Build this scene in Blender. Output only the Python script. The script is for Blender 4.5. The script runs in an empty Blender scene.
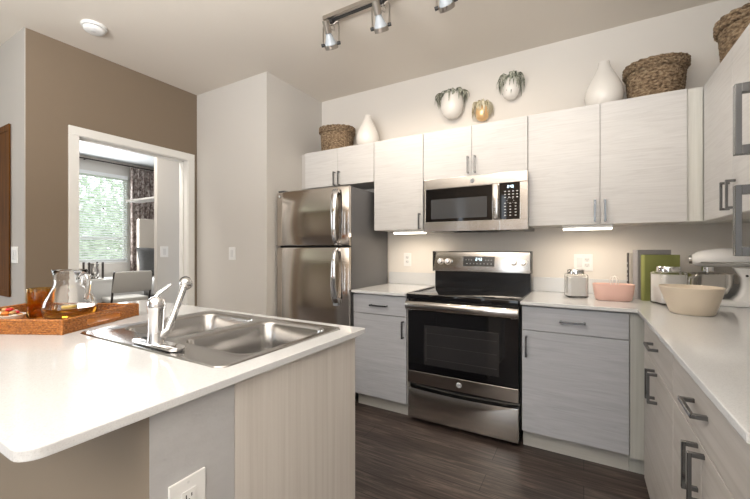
import bpy, bmesh, math, random
from mathutils import Vector, Matrix
R = math.radians
PI = math.pi
sc = bpy.context.scene
col = sc.collection
random.seed(7)

# ------------------------------------------------------------------ camera, world, light, exposure
cam_d = bpy.data.cameras.new('camera'); cam = bpy.data.objects.new('camera', cam_d); col.objects.link(cam)
cam.location = (0, 0, 1.2336); cam.rotation_euler = (R(90), 0, R(30))
cam_d.sensor_width = 36; cam_d.lens = 361.6 / 750 * 36; cam_d.shift_y = -0.8 / 750; cam_d.clip_start = .02
sc.camera = cam
w = bpy.data.worlds.new('sky'); sc.world = w; w.use_nodes = True
bg = w.node_tree.nodes['Background']
bg.inputs[0].default_value = (.86, .93, 1, 1); bg.inputs[1].default_value = 2.0
sc.view_settings.view_transform = 'Standard'; sc.view_settings.look = 'None'
sc.view_settings.exposure = 0.86; sc.view_settings.gamma = 1

def area(name, loc, rot, sx, sy, power, color):
    d = bpy.data.lights.new(name, 'AREA'); d.shape = 'RECTANGLE'; d.size = sx; d.size_y = sy
    d.energy = power; d.color = color
    o = bpy.data.objects.new(name, d); col.objects.link(o); o.location = loc; o.rotation_euler = rot
    return o
# daylight through the windows of the living room behind the camera
area('rear_window_daylight', (.05, -3.2, 1.45), (R(90), 0, R(180)), 1.5, 2.0, 46, (.95, .97, 1))
area('living_window_daylight', (-7.0, -1.75, 1.5), (R(90), 0, R(-90)), 2.0, 1.9, 22, (.95, .97, 1))
area('bedroom_window_daylight', (-7.0, 2.7, 1.76), (R(90), 0, R(-90)), 1.3, 1.45, 36, (1, 1, 1))
# unseen fill light, added to brighten the ceiling from behind the camera
area('ceiling_fill_light', (-.7, -1.3, 1.5), (R(180), 0, 0), 2.4, 2.4, 155, (1, .985, .97))
area('hall_fill_light', (-3.8, 1.65, 2.74), (0, 0, 0), .4, .4, 13, (1, .94, .86))  # unseen light added to brighten the hall, no fixture built
LAMP = 8

# ------------------------------------------------------------------ helpers
def newbm(): return bmesh.new()

def add(bm, tmp, mat=None):
    if mat is not None: tmp.transform(mat)
    me = bpy.data.meshes.new('t'); tmp.to_mesh(me); tmp.free(); bm.from_mesh(me); bpy.data.meshes.remove(me)
    return bm

def box(bm, x0, x1, y0, y1, z0, z1, bev=0, seg=2, mat=None):
    t = bmesh.new(); bmesh.ops.create_cube(t, size=1)
    for v in t.verts:
        v.co = Vector(((x0 + x1) / 2 + v.co.x * (x1 - x0), (y0 + y1) / 2 + v.co.y * (y1 - y0), (z0 + z1) / 2 + v.co.z * (z1 - z0)))
    if bev: bmesh.ops.bevel(t, geom=t.edges[:], offset=bev, segments=seg, profile=.5, affect='EDGES')
    return add(bm, t, mat)

def tube(bm, pts, r, n=10, cap=True, flat=1.0):
    pts = [Vector(p) for p in pts]
    rs = r if isinstance(r, (list, tuple)) else [r] * len(pts)
    t = bmesh.new(); rings = []
    up = None
    for i, p in enumerate(pts):
        d = (pts[min(i + 1, len(pts) - 1)] - pts[max(i - 1, 0)]).normalized()
        if up is None:
            up = Vector((0, 0, 1)) if abs(d.z) < .9 else Vector((1, 0, 0))
        a = d.cross(up)
        if a.length < 1e-6: a = d.orthogonal()
        a.normalize(); b = a.cross(d).normalized(); up = b
        rings.append([t.verts.new(p + (a * math.cos(2 * PI * k / n) + b * math.sin(2 * PI * k / n) * flat) * rs[i]) for k in range(n)])
    for i in range(len(rings) - 1):
        for k in range(n):
            t.faces.new((rings[i][k], rings[i][(k + 1) % n], rings[i + 1][(k + 1) % n], rings[i + 1][k]))
    if cap:
        t.faces.new(rings[0][::-1]); t.faces.new(rings[-1])
    bmesh.ops.recalc_face_normals(t, faces=t.faces[:])
    return add(bm, t)

def cyl(bm, a, b, r, n=20, r2=None): return tube(bm, [a, b], [r, r if r2 is None else r2], n)

def lathe(bm, prof, n=32, center=(0, 0, 0), rad=None, closed=False, mat=None):
    """prof: list of (r, z); rad(theta) scales the radius in x and y"""
    t = bmesh.new(); rings = []
    for (r, z) in prof:
        if r < 1e-6: rings.append([t.verts.new((0, 0, z))])
        else:
            ring = []
            for k in range(n):
                th = 2 * PI * k / n; s = rad(th, z) if rad else 1
                ring.append(t.verts.new((r * s * math.cos(th), r * s * math.sin(th), z)))
            rings.append(ring)
    m = len(rings)
    for i in range(m if closed else m - 1):
        A, B = rings[i], rings[(i + 1) % m]
        for k in range(n):
            k2 = (k + 1) % n
            if len(A) == 1 and len(B) == 1: continue
            if len(A) == 1: t.faces.new((A[0], B[k2], B[k]))
            elif len(B) == 1: t.faces.new((A[k], A[k2], B[0]))
            else: t.faces.new((A[k], A[k2], B[k2], B[k]))
    bmesh.ops.recalc_face_normals(t, faces=t.faces[:])
    t.transform(Matrix.Translation(center))
    return add(bm, t, mat)

def rrect(x0, x1, y0, y1, r, n=6):
    rr = r if isinstance(r, (list, tuple)) else [r] * 4
    pts = []
    for (cx, cy, a0, q) in ((x1 - rr[0], y1 - rr[0], 0, rr[0]), (x0 + rr[1], y1 - rr[1], 90, rr[1]), (x0 + rr[2], y0 + rr[2], 180, rr[2]), (x1 - rr[3], y0 + rr[3], 270, rr[3])):
        for k in range(n + 1):
            a = R(a0 + 90 * k / n); pts.append((cx + q * math.cos(a), cy + q * math.sin(a)))
    return pts

def prism(bm, outer, z0, z1, holes=(), mat=None, axis='z', bev=0):
    """extruded polygon with holes; axis 'z' (x,y) up; 'y' polygons in (x,z) extruded along y"""
    t = bmesh.new(); loops = []
    for z in (z0, z1):
        edges = []
        for lp in (outer, *holes):
            vs = [t.verts.new((p[0], p[1], z)) for p in lp]
            loops.append(vs)
            for i in range(len(vs)): edges.append(t.edges.new((vs[i], vs[(i + 1) % len(vs)])))
        bmesh.ops.triangle_fill(t, edges=edges, use_beauty=True)
    k = len(loops) // 2
    for A, B in zip(loops[:k], loops[k:]):
        for i in range(len(A)):
            j = (i + 1) % len(A); t.faces.new((A[i], A[j], B[j], B[i]))
    bmesh.ops.dissolve_limit(t, angle_limit=R(1), verts=t.verts[:], edges=t.edges[:])
    bmesh.ops.recalc_face_normals(t, faces=t.faces[:])
    if axis == 'y':
        t.transform(Matrix(((1, 0, 0, 0), (0, 0, 1, 0), (0, 1, 0, 0), (0, 0, 0, 1))))
        bmesh.ops.recalc_face_normals(t, faces=t.faces[:])
    if bev:
        es = [e for e in t.edges if len(e.link_faces) == 2 and e.calc_face_angle(0) > R(50)]
        bmesh.ops.bevel(t, geom=es, offset=bev, segments=2, profile=.5, affect='EDGES')
    return add(bm, t, mat)

WL = {}
def link(name, data=None):
    o = bpy.data.objects.new(name, data); col.objects.link(o); return o

def obj(name, bm, mat, parent=None, smooth=False, local=False, mats=None):
    """links the bmesh as ONE mesh object. World coordinates unless local."""
    me = bpy.data.meshes.new(name)
    off = WL.get(parent.name, Vector()) if (parent and not local) else Vector()
    bm.to_mesh(me); bm.free()
    if off.length: me.transform(Matrix.Translation(-off))
    for m in (mats or [mat]): me.materials.append(m)
    if smooth:
        me.polygons.foreach_set('use_smooth', [True] * len(me.polygons))
        try: me.set_sharp_from_angle(angle=R(smooth if smooth is not True else 40))
        except Exception: pass
    me.update()
    o = link(name, me)
    if parent: o.parent = parent; WL[o.name] = off.copy()
    return o

def tag(o, label, cat, group=None):
    o['label'] = label; o['category'] = cat
    if group: o['group'] = group
    return o

def thing(name, label, cat, loc=(0, 0, 0), rotz=0, group=None):
    o = link(name); o.location = loc; o.rotation_euler = (0, 0, rotz); o.empty_display_size = .1
    WL[o.name] = Vector(loc)
    return tag(o, label, cat, group)

def single(name, bm, mat, label, cat, loc=(0, 0, 0), rotz=0, group=None, smooth=False):
    """a thing that is one mesh, modelled round its own base"""
    o = obj(name, bm, mat, None, smooth); o.location = loc; o.rotation_euler = (0, 0, rotz)
    return tag(o, label, cat, group)

def struct(name, bm, mat, parent=None, smooth=False, mats=None):
    o = obj(name, bm, mat, parent, smooth, mats=mats)
    o['kind'] = 'structure'
    return o

def dup(root, loc, rotz, label, group=None):
    r = root.copy(); col.objects.link(r); r.location = loc; r.rotation_euler = (0, 0, rotz)
    r['label'] = label
    if group: r['group'] = group
    for ch in list(root.children):
        c = ch.copy(); col.objects.link(c); c.parent = r
        for g in ch.children:
            d = g.copy(); col.objects.link(d); d.parent = c
    return r

# ------------------------------------------------------------------ materials
def mk(name, color=(.8, .8, .8), rough=.5, metal=0, **kw):
    m = bpy.data.materials.new(name); m.use_nodes = True
    b = m.node_tree.nodes['Principled BSDF']
    b.inputs['Base Color'].default_value = (*color, 1); b.inputs['Roughness'].default_value = rough
    b.inputs['Metallic'].default_value = metal
    for k, v in kw.items(): b.inputs[k.replace('_', ' ')].default_value = v
    return m

def nodes(m): return m.node_tree.nodes, m.node_tree.links, m.node_tree.nodes['Principled BSDF']

def coords(m, scale=(1, 1, 1), rot=(0, 0, 0)):
    N, L, b = nodes(m)
    tc = N.new('ShaderNodeTexCoord'); mp = N.new('ShaderNodeMapping')
    mp.inputs['Scale'].default_value = scale; mp.inputs['Rotation'].default_value = rot
    L.new(tc.outputs['Object'], mp.inputs['Vector'])
    return mp.outputs['Vector']

def ramp(m, fac, stops):
    N, L, b = nodes(m)
    r = N.new('ShaderNodeValToRGB'); e = r.color_ramp.elements
    while len(e) < len(stops): e.new(.5)
    for i, (p, c) in enumerate(stops): e[i].position = p; e[i].color = (*c, 1)
    L.new(fac, r.inputs[0]); return r.outputs[0]

def noise(m, vec, scale=5, detail=4, rough=.5, dist=0):
    N, L, b = nodes(m)
    n = N.new('ShaderNodeTexNoise'); n.inputs['Scale'].default_value = scale; n.inputs['Detail'].default_value = detail
    n.inputs['Roughness'].default_value = rough; n.inputs['Distortion'].default_value = dist
    L.new(vec, n.inputs['Vector']); return n.outputs[0]

def bump(m, h, strength=.2, dist=.01):
    N, L, b = nodes(m)
    bp = N.new('ShaderNodeBump'); bp.inputs['Strength'].default_value = strength; bp.inputs['Distance'].default_value = dist
    L.new(h, bp.inputs['Height']); L.new(bp.outputs[0], b.inputs['Normal'])

def paint(name, c, rough=.7, bs=.06, scale=180):
    m = mk(name, c, rough); v = coords(m); bump(m, noise(m, v, scale, 2), bs, .003); return m

def grain(name, stops, scale, rough=.42, bs=.03, dist=.6):
    m = mk(name, rough=rough); N, L, b = nodes(m)
    v = coords(m, scale)
    f = noise(m, v, 1.0, 6, .62, dist)
    L.new(ramp(m, f, stops), b.inputs['Base Color'])
    bump(m, f, bs, .002); return m

def mottled(name, stops, scale=(1, 1, 1), ns=60, rough=.8, bs=.3, bd=.003, detail=3):
    m = mk(name, rough=rough); N, L, b = nodes(m)
    f = noise(m, coords(m, scale), ns, detail, .6)
    L.new(ramp(m, f, stops), b.inputs['Base Color']); bump(m, f, bs, bd); return m

def brushed(name, c, rough, scale):
    m = mk(name, c, rough, 1.0); N, L, b = nodes(m)
    f = noise(m, coords(m, scale), 1, 3, .6)
    mr = N.new('ShaderNodeMapRange'); mr.inputs[3].default_value = rough - .04; mr.inputs[4].default_value = rough + .06
    L.new(f, mr.inputs[0]); L.new(mr.outputs[0], b.inputs['Roughness'])
    bump(m, f, .10, .001); return m

def glass(name, c=(1, 1, 1), rough=0.0, ior=1.45):
    return mk(name, c, rough, 0, Transmission_Weight=1.0, IOR=ior)

M = {}
M['wall'] = paint('wall_paint_warm_lit', (.74, .705, .66))  # same paint as the pier, warm light mixed into the colour
M['greywall'] = paint('pale_grey_wall_paint', (.62, .595, .56))
M['entrywall'] = paint('grey_wall_paint_dimmed', (.44, .415, .39))  # the pier's grey paint, darkened to stand for weaker light on this wall
M['taupe'] = paint('taupe_wall_paint', (.21, .16, .112))
M['ceiling'] = paint('ceiling_paint', (.735, .68, .61), .85, .12, 90)
M['trimwhite'] = mk('white_trim_paint', (.80, .79, .76), .4)
M['pony'] = mottled('painted_drywall_end', [(.3, (.46, .46, .465)), (.7, (.49, .49, .495))], (1, 1, 1.6), 18, .5, .3, .008)
M['beige'] = paint('beige_wall_paint', (.27, .225, .175))
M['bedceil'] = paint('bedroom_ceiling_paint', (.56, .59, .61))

LAM = [(.25, (.555, .545, .54)), (.5, (.635, .628, .625)), (.75, (.69, .685, .683))]
M['lam'] = grain('pale_wood_laminate', LAM, (2.2, 2.2, 38), dist=2.2)
LAMB = [(.25, (.34, .35, .378)), (.5, (.41, .42, .45)), (.75, (.465, .475, .505))]
M['lambase'] = grain('pale_wood_laminate_shaded', LAMB, (2.2, 2.2, 38), dist=2.2)  # pale laminate with the dimmer light on the base fronts put into its colour
LAMR = [(.25, (.40, .375, .35)), (.5, (.485, .46, .435)), (.75, (.55, .525, .50))]
M['lamrun'] = grain('pale_wood_laminate_warm_shaded', LAMR, (1.6, 1.6, 40))  # same laminate again, coloured for the warm, dimmer light on the right run
M['filler'] = grain('pale_wood_filler', [(.25, (.60, .60, .56)), (.5, (.68, .68, .64)), (.75, (.74, .74, .71))], (46, 46, 1.4))
M['islandwood'] = grain('island_pale_oak_laminate', [(.25, (.56, .52, .475)), (.5, (.64, .60, .555)), (.75, (.70, .665, .62))], (48, 48, .9))
M['basefiller'] = grain('grey_wood_filler', [(.25, (.40, .405, .375)), (.5, (.46, .465, .435)), (.75, (.51, .515, .485))], (46, 46, 1.4))
M['toe'] = grain('toe_kick_laminate', [(.3, (.44, .43, .40)), (.7, (.52, .51, .48))], (2, 2, 40))
M['carcass'] = mk('cabinet_carcass', (.55, .53, .51), .6)
M['gap'] = mk('dark_gap', (.03, .03, .03), .7)

def quartz():
    m = mk('white_quartz', (.8, .8, .8), .09); N, L, b = nodes(m)
    f = noise(m, coords(m), 320, 2, .6)
    L.new(ramp(m, f, [(.3, (.57, .58, .59)), (.45, (.64, .65, .66)), (.6, (.665, .675, .685))]), b.inputs['Base Color'])
    return m
M['quartz'] = quartz()

def planks():
    m = mk('dark_wood_planks', rough=.38); N, L, b = nodes(m)
    tc = N.new('ShaderNodeTexCoord')
    br = N.new('ShaderNodeTexBrick'); br.inputs['Scale'].default_value = 1
    br.inputs['Brick Width'].default_value = 1.25; br.inputs['Row Height'].default_value = .155
    br.inputs['Mortar Size'].default_value = .002; br.inputs['Mortar'].default_value = (.012, .01, .009, 1)
    br.inputs['Color1'].default_value = (.062, .046, .040, 1); br.inputs['Color2'].default_value = (.095, .074, .066, 1)
    br.offset = .37
    L.new(tc.outputs['Object'], br.inputs['Vector'])
    mp = N.new('ShaderNodeMapping'); mp.inputs['Scale'].default_value = (1.8, 26, 1)
    L.new(tc.outputs['Object'], mp.inputs['Vector'])
    f = noise(m, mp.outputs['Vector'], 1, 9, .72, 1.6)
    g = ramp(m, f, [(.36, (.32, .30, .29)), (.52, (.95, .93, .92)), (.66, (2.3, 2.2, 2.15))])
    mx = N.new('ShaderNodeMix'); mx.data_type = 'RGBA'; mx.blend_type = 'MULTIPLY'; mx.inputs['Factor'].default_value = 1
    L.new(br.outputs['Color'], mx.inputs['A']); L.new(g, mx.inputs['B'])
    L.new(mx.outputs['Result'], b.inputs['Base Color'])
    bump(m, f, .12, .003); return m
M['floor'] = planks()

M['steel'] = brushed('brushed_stainless_steel', (.54, .51, .475), .17, (2, 2, 300))
M['steelv'] = brushed('brushed_stainless_doors', (.58, .535, .49), .10, (2, 2, 260))
M['sink'] = brushed('satin_sink_steel', (.47, .46, .45), .22, (3, 160, 160))
M['chrome'] = mk('chrome', (.80, .80, .81), .06, 1)
M['nickel'] = mk('satin_nickel', (.20, .205, .21), .25, 1)
M['nickelw'] = mk('brushed_nickel_track', (.50, .46, .42), .28, 1)
M['bracket'] = mk('grey_bracket', (.30, .31, .33), .4, .3)
M['fridgeside'] = mk('fridge_grey_side', (.135, .135, .14), .42, .25)
M['black'] = mk('black_enamel', (.008, .008, .009), .18)
M['blackglass'] = mk('black_glass', (.004, .004, .005), .04)
M['ovenglass'] = mk('oven_window_glass', (.02, .019, .02), .05)
M['micglass'] = mk('microwave_window_glass', (.065, .068, .073), .1)
M['rackline'] = mk('oven_rack_wire', (.05, .05, .05), .4, .6)
M['burner'] = mk('burner_ring_print', (.035, .035, .036), .1)
M['white'] = mk('white_plastic', (.82, .82, .81), .35)
M['switchgrey'] = mk('switch_shade', (.70, .70, .70), .35)
M['slot'] = mk('slot_dark', (.03, .03, .03), .5)
M['ceramic'] = mk('white_ceramic', (.80, .775, .74), .22)
M['creamcer'] = mk('cream_ceramic', (.66, .57, .455), .35)
M['pinkcer'] = mk('pink_ceramic', (.70, .45, .385), .4)
M['gold'] = mk('gold_glaze', (.86, .58, .30), .3, .55)
M['seagrass'] = mottled('woven_seagrass', [(.34, (.08, .05, .027)), (.5, (.24, .165, .10)), (.68, (.42, .32, .21))], (1, 1, 1.6), 55, .85, .9, .008)
M['rattan'] = mottled('orange_brown_rattan', [(.32, (.17, .052, .009)), (.5, (.38, .135, .027)), (.7, (.54, .22, .055))], (1, 1, 1.6), 95, .4, .4, .003)
M['airleaf'] = mottled('silvery_green_leaf', [(.36, (.10, .115, .08)), (.5, (.34, .36, .29)), (.64, (.60, .60, .53))], (1, 1, 1), 40, .6, .1)
M['airleafy'] = mottled('pale_yellow_green_leaf', [(.36, (.32, .27, .15)), (.5, (.60, .54, .38)), (.64, (.78, .73, .58))], (1, 1, 1), 25, .6, .1)
M['green'] = mottled('green_book_cloth', [(.3, (.20, .22, .065)), (.7, (.26, .28, .09))], (1, 1, 1), 200, .7, .1)
M['greybook'] = mottled('grey_book_cloth', [(.3, (.26, .25, .26)), (.7, (.33, .32, .33))], (1, 1, 1), 200, .7, .1)
M['bookdark'] = mk('dark_book_spine', (.045, .04, .038), .5)
M['bookcream'] = mk('cream_book_cover', (.74, .70, .63), .6)
M['paper'] = mk('book_pages', (.78, .75, .68), .8)
M['glass'] = glass('clear_glass')
M['flour'] = mk('white_flour', (.86, .85, .83), .9)
M['tea'] = mk('amber_iced_tea', (.66, .30, .025), .05, 0, Transmission_Weight=.82, IOR=1.33)
M['amberglass'] = glass('amber_tumbler_glass', (.92, .66, .25), .05, 1.45)
M['lemon'] = mk('lemon_slice', (.85, .62, .06), .4)
M['mixer'] = mk('white_mixer_enamel', (.80, .80, .80), .16)
M['bulb'] = mk('bulb_glass', (.44, .48, .52), .3)
M['bulbface'] = mk('bulb_face', (1, .95, .85), .5, Emission_Color=(1, .88, .70, 1), Emission_Strength=2)
M['ledlens'] = mk('led_lens', (1, .97, .9), .5, Emission_Color=(1, .90, .74, 1), Emission_Strength=3.2)
M['display'] = mk('display_digits', (.7, .9, 1), .5, Emission_Color=(.75, .92, 1, 1), Emission_Strength=1.1)
M['print'] = mk('white_panel_print', (.55, .55, .56), .5)
M['walnut'] = grain('dark_walnut', [(.25, (.055, .018, .003)), (.5, (.115, .044, .008)), (.75, (.17, .07, .016))], (40, 40, 1.4), .8, .05)
M['walnut'].node_tree.nodes['Principled BSDF'].inputs['Specular IOR Level'].default_value = .15
M['blind'] = mk('white_blind_slats', (.86, .87, .87), .5, Transmission_Weight=.0)
M['curtain'] = mottled('brown_patterned_curtain', [(.38, (.13, .095, .085)), (.5, (.30, .245, .225)), (.62, (.52, .47, .44))], (1, 1, .7), 26, .9, .1)
M['fabric'] = mottled('beige_upholstery', [(.3, (.56, .53, .48)), (.7, (.66, .63, .58))], (1, 1, 1), 250, .9, .2)
M['headb'] = mottled('cream_headboard_fabric', [(.3, (.60, .54, .47)), (.7, (.68, .62, .55))], (1, 1, 1), 250, .9, .1)
M['greyfab'] = mottled('grey_pillow_fabric', [(.3, (.085, .085, .085)), (.7, (.135, .135, .135))], (1, 1, 1), 90, .9, .2)
M['patfab'] = mottled('grey_white_patterned_fabric', [(.42, (.20, .20, .21)), (.55, (.62, .61, .60))], (1, 1, 1), 60, .9, .1)
M['bedding'] = mk('grey_blanket', (.30, .30, .31), .9)
M['sheet'] = mk('white_sheet', (.75, .74, .72), .9)
M['darkmetal'] = mk('dark_bronze_metal', (.06, .05, .045), .4, .6)
M['desk'] = mk('white_desk_lacquer', (.74, .73, .71), .4)
M['mercury'] = mk('mercury_glass', (.62, .60, .57), .15, .9)
M['bark'] = mk('tree_bark', (.12, .085, .06), .9)
M['leaf'] = mottled('tree_leaves', [(.3, (.32, .42, .27)), (.7, (.56, .62, .48))], (1, 1, 1), 4, .7, .0)
M['lawn'] = mottled('lawn', [(.3, (.22, .36, .13)), (.7, (.36, .50, .22))], (1, 1, 1), 3, .9, .0)
M['candy'] = mk('tan_snack', (.60, .36, .14), .5)
M['candyo'] = mk('orange_snack', (.72, .24, .04), .45)
M['candyr'] = mk('red_berry', (.55, .02, .03), .3)
M['candyw'] = mk('white_snack', (.80, .74, .64), .5)

# ------------------------------------------------------------------ the setting
ZC = 2.763
YW, XR = 2.991, .912
XT, YG, XA = -3.342, 2.235, -2.3686
YE = .957

bm = newbm(); box(bm, -7.3, 1.1, -3.4, 5.4, -.12, 0); struct('floor', bm, M['floor'])
bm = newbm(); box(bm, -3.46, 1.1, -3.4, 5.4, ZC, ZC + .12); box(bm, -7.3, -3.46, -3.4, 1.0, ZC, ZC + .12); struct('ceiling', bm, M['ceiling'])
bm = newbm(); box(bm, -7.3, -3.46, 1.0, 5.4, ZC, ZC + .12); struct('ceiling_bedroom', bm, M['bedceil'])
bm = newbm(); box(bm, XA, XR + .12, YW, YW + .12, 0, ZC); struct('wall_back', bm, M['wall'])
bm = newbm(); box(bm, XR, XR + .12, -3.4, YW, 0, ZC); struct('wall_right', bm, M['wall'])
bm = newbm(); box(bm, XT, XA, YG, YW + .12, 0, ZC); struct('wall_pier', bm, M['greywall'])
DY0, DY1, DZ = 1.263, 2.131, 2.09
bm = newbm()
box(bm, XT - .12, XT, YE, DY0 - .02, 0, ZC); box(bm, XT - .12, XT, DY1 + .02, YG + .3, 0, ZC); box(bm, XT - .12, XT, DY0 - .02, DY1 + .02, DZ + .02, ZC)
struct('wall_left', bm, M['taupe'])
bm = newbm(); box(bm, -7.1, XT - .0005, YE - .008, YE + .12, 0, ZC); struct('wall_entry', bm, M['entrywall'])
# doorway lining and casing
bm = newbm()
box(bm, XT - .125, XT + .004, DY0 - .019, DY0, 0, DZ); box(bm, XT - .125, XT + .004, DY1, DY1 + .019, 0, DZ)
box(bm, XT - .125, XT + .004, DY0 - .019, DY1 + .019, DZ, DZ + .019)
box(bm, XT - .075, XT - .05, DY1 - .012, DY1, 0, DZ, .002); box(bm, XT - .075, XT - .05, DY0, DY0 + .012, 0, DZ, .002); box(bm, XT - .075, XT - .05, DY0, DY1, DZ - .012, DZ, .002)
for x0, x1 in ((XT, XT + .018),):
    box(bm, x0, x1, DY0 - .069, DY0 - .004, 0, DZ + .0035, .002); box(bm, x0, x1, DY1 + .004, DY1 + .069, 0, DZ + .0035, .002)
    box(bm, x0, x1, DY0 - .069, DY1 + .069, DZ + .004, DZ + .069, .002)
struct('trim_doorway', bm, M['trimwhite'])
bm = newbm(); box(bm, -4.06, -4.0, 2.212, 5.3, 0, ZC); struct('wall_hall', bm, M['greywall'])
bm = newbm(); box(bm, -7.2, XT - .1, 5.3, 5.42, 0, ZC); struct('wall_bedroom', bm, M['wall'])
# outer wall with a bedroom window and a living room window
WX = -7.1
W1 = (2.05, 3.387, 1.0, 2.51); W2 = (-2.75, -.75, .5, 2.45)
bm = newbm()
for (y0, y1, z0, z1) in ((-3.4, W2[0], 0, ZC), (W2[0], W2[1], 0, W2[2]), (W2[0], W2[1], W2[3], ZC), (W2[1], W1[0], 0, ZC), (W1[0], W1[1], 0, W1[2]), (W1[0], W1[1], W1[3], ZC), (W1[1], 5.42, 0, ZC)):
    box(bm, WX - .14, WX, y0, y1, z0, z1)
struct('wall_outer', bm, M['wall'])
RWS = [(-3.62, -3.50, .1, 2.45), (-2.62, -2.48, .1, 2.45), (-1.62, -1.50, .1, 2.45), (-.7, .8, .45, 2.45)]  # narrow slits are added, unseen, to reflect as bright streaks in the steel
bm = newbm(); xp = -7.3
for (x0, x1, z0, z1) in RWS:
    box(bm, xp, x0, -3.4, -3.26, 0, ZC); box(bm, x0, x1, -3.4, -3.26, 0, z0); box(bm, x0, x1, -3.4, -3.26, z1, ZC); xp = x1
box(bm, xp, 1.1, -3.4, -3.26, 0, ZC)
struct('wall_rear', bm, M['taupe'])
def window_frame(n, y0, y1, z0, z1, rails):
    bm = newbm()
    for (a, b, c, d) in ((y0, y0 + .025, z0, z1), (y1 - .025, y1, z0, z1), (y0, y1, z0, z0 + .04), (y0, y1, z1 - .04, z1)): box(bm, WX - .1, WX - .05, a, b, c, d, .004)
    for z in rails: box(bm, WX - .1, WX - .055, y0 + .05, y1 - .05, z - .03, z + .03, .004)
    box(bm, WX - .13, WX + .03, y0 - .02, y1 + .02, z0 - .025, z0, .004)
    f = struct('window_%d' % n, bm, M['trimwhite'])
    bm = newbm(); box(bm, WX - .082, WX - .078, y0 + .04, y1 - .04, z0 + .04, z1 - .04)
    struct('window_pane', bm, PANE, f)
PANE = mk('window_glass', (1, 1, 1), 0, 0, Transmission_Weight=1, IOR=1.02)
window_frame(1, *W1, rails=[1.42])
bm = newbm(); box(bm, -.785 - 1.55, -.785, .418, .63, 0, .893)
o = struct('wall_island', bm, None, mats=[M['beige'], M['pony']])
for p in o.data.polygons:
    if p.normal.x > .5: p.material_index = 1
bm = newbm(); box(bm, -40, -7.6, -25, 30, -3.2, -3.0)
struct('ground_outside', bm, M['lawn'])

# ------------------------------------------------------------------ cabinets
def rbox(bm, run, f, a0, a1, d0, d1, z0, z1, bev=0):
    if run == 'back': box(bm, a0, a1, f + d0, f + d1, z0, z1, bev)
    else: box(bm, f + d0, f + d1, a0, a1, z0, z1, bev)

def pull(door, run, f, a, z, length, vertical=True):
    """square bar pull standing off on two legs"""
    bm = newbm(); h = length / 2; t = .0055
    if vertical:
        rbox(bm, run, f, a - t, a + t, -.034, -.025, z - h, z + h, .001)
        for s in (-1, 1): rbox(bm, run, f, a - t, a + t, -.026, .0, z + s * (h - .0055) - .0055, z + s * (h - .0055) + .0055, .0008)
    else:
        rbox(bm, run, f, a - h, a + h, -.034, -.025, z - t, z + t, .001)
        for s in (-1, 1): rbox(bm, run, f, a + s * (h - .0055) - .0055, a + s * (h - .0055) + .0055, -.026, 0, z - t, z + t, .0008)
    return obj('handle', bm, M['nickel'], door)

def cabinet(label, run, f, a0, a1, z0, z1, depth, fronts, mat, group, toe=False, name='wall_cabinet', cat='cabinet'):
    loc = ((a0 + a1) / 2, f + depth / 2, 0 if toe else z0) if run == 'back' else (f + depth / 2, (a0 + a1) / 2, 0 if toe else z0)
    t = thing(name, label, cat, loc, 0, group)
    bm = newbm(); rbox(bm, run, f, a0, a1, .021, depth, z0, z1, .001); obj('carcass', bm, M['carcass'], t)
    if toe:
        bm = newbm(); rbox(bm, run, f, a0, a1, .075, .095, 0, z0); obj('toe_kick', bm, M['toe'], t)
    for (kind, b0, b1, y0, y1, ha, hz, hl, hv) in fronts:
        bm = newbm(); rbox(bm, run, f, b0 + .0016, b1 - .0016, 0, .019, y0, y1, .0012)
        d = obj(kind, bm, mat, t)
        if hl: pull(d, run, f, ha, hz, hl, hv)
    return t

UB, UT = 1.388, 2.141
FU = 2.656
G1 = 'wall cabinets along the range wall'
cabinet('pale wood wall cabinet with two short doors above the refrigerator', 'back', FU, -2.365, -1.545, 1.805, UT, .333,
        [('door', -2.305, -1.925, 1.805, UT, -1.95, 1.865, .125, True), ('door', -1.925, -1.545, 1.805, UT, -1.90, 1.865, .125, True)], M['lam'], G1)
cabinet('pale wood wall cabinet with one tall door between refrigerator and microwave', 'back', FU, -1.543, -1.096, UB, UT, .333,
        [('door', -1.543, -1.096, UB, UT, -1.122, 1.45, .125, True)], M['lam'], G1)
cabinet('pale wood wall cabinet with two doors directly above the microwave', 'back', FU, -1.094, -.331, 1.764, UT, .333,
        [('door', -1.094, -.7125, 1.764, UT, -.738, 1.85, .125, True), ('door', -.7125, -.331, 1.764, UT, -.687, 1.85, .125, True)], M['lam'], G1)
cabinet('wide pale wood wall cabinet with two tall doors right of the microwave', 'back', FU, -.329, .508, UB, UT, .333,
        [('door', -.329, .088, UB, UT, .060, 1.47, .135, True), ('door', .088, .508, UB, UT, .114, 1.47, .135, True)], M['lam'], G1)
bm = newbm(); box(bm, .5095, .5765, FU + .012, FU + .03, UB, UT); box(bm, .5095, XR - .001, FU + .03, FU + .333, UB, UT)
o = single('corner_filler', bm, M['filler'], 'narrow greenish-white vertical filler panel between the two runs of wall cabinets', 'filler panel')
XU = .578
cabinet('pale wood wall cabinet on right wall with paired handles under the round basket', 'right', XU, 1.77, 2.655, UB, UT, .333,
        [('door', 2.21, 2.655, UB, UT, 2.246, 1.475, .13, True), ('door', 1.77, 2.21, UB, UT, 2.171, 1.475, .13, True)], M['lam'], None)

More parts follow.
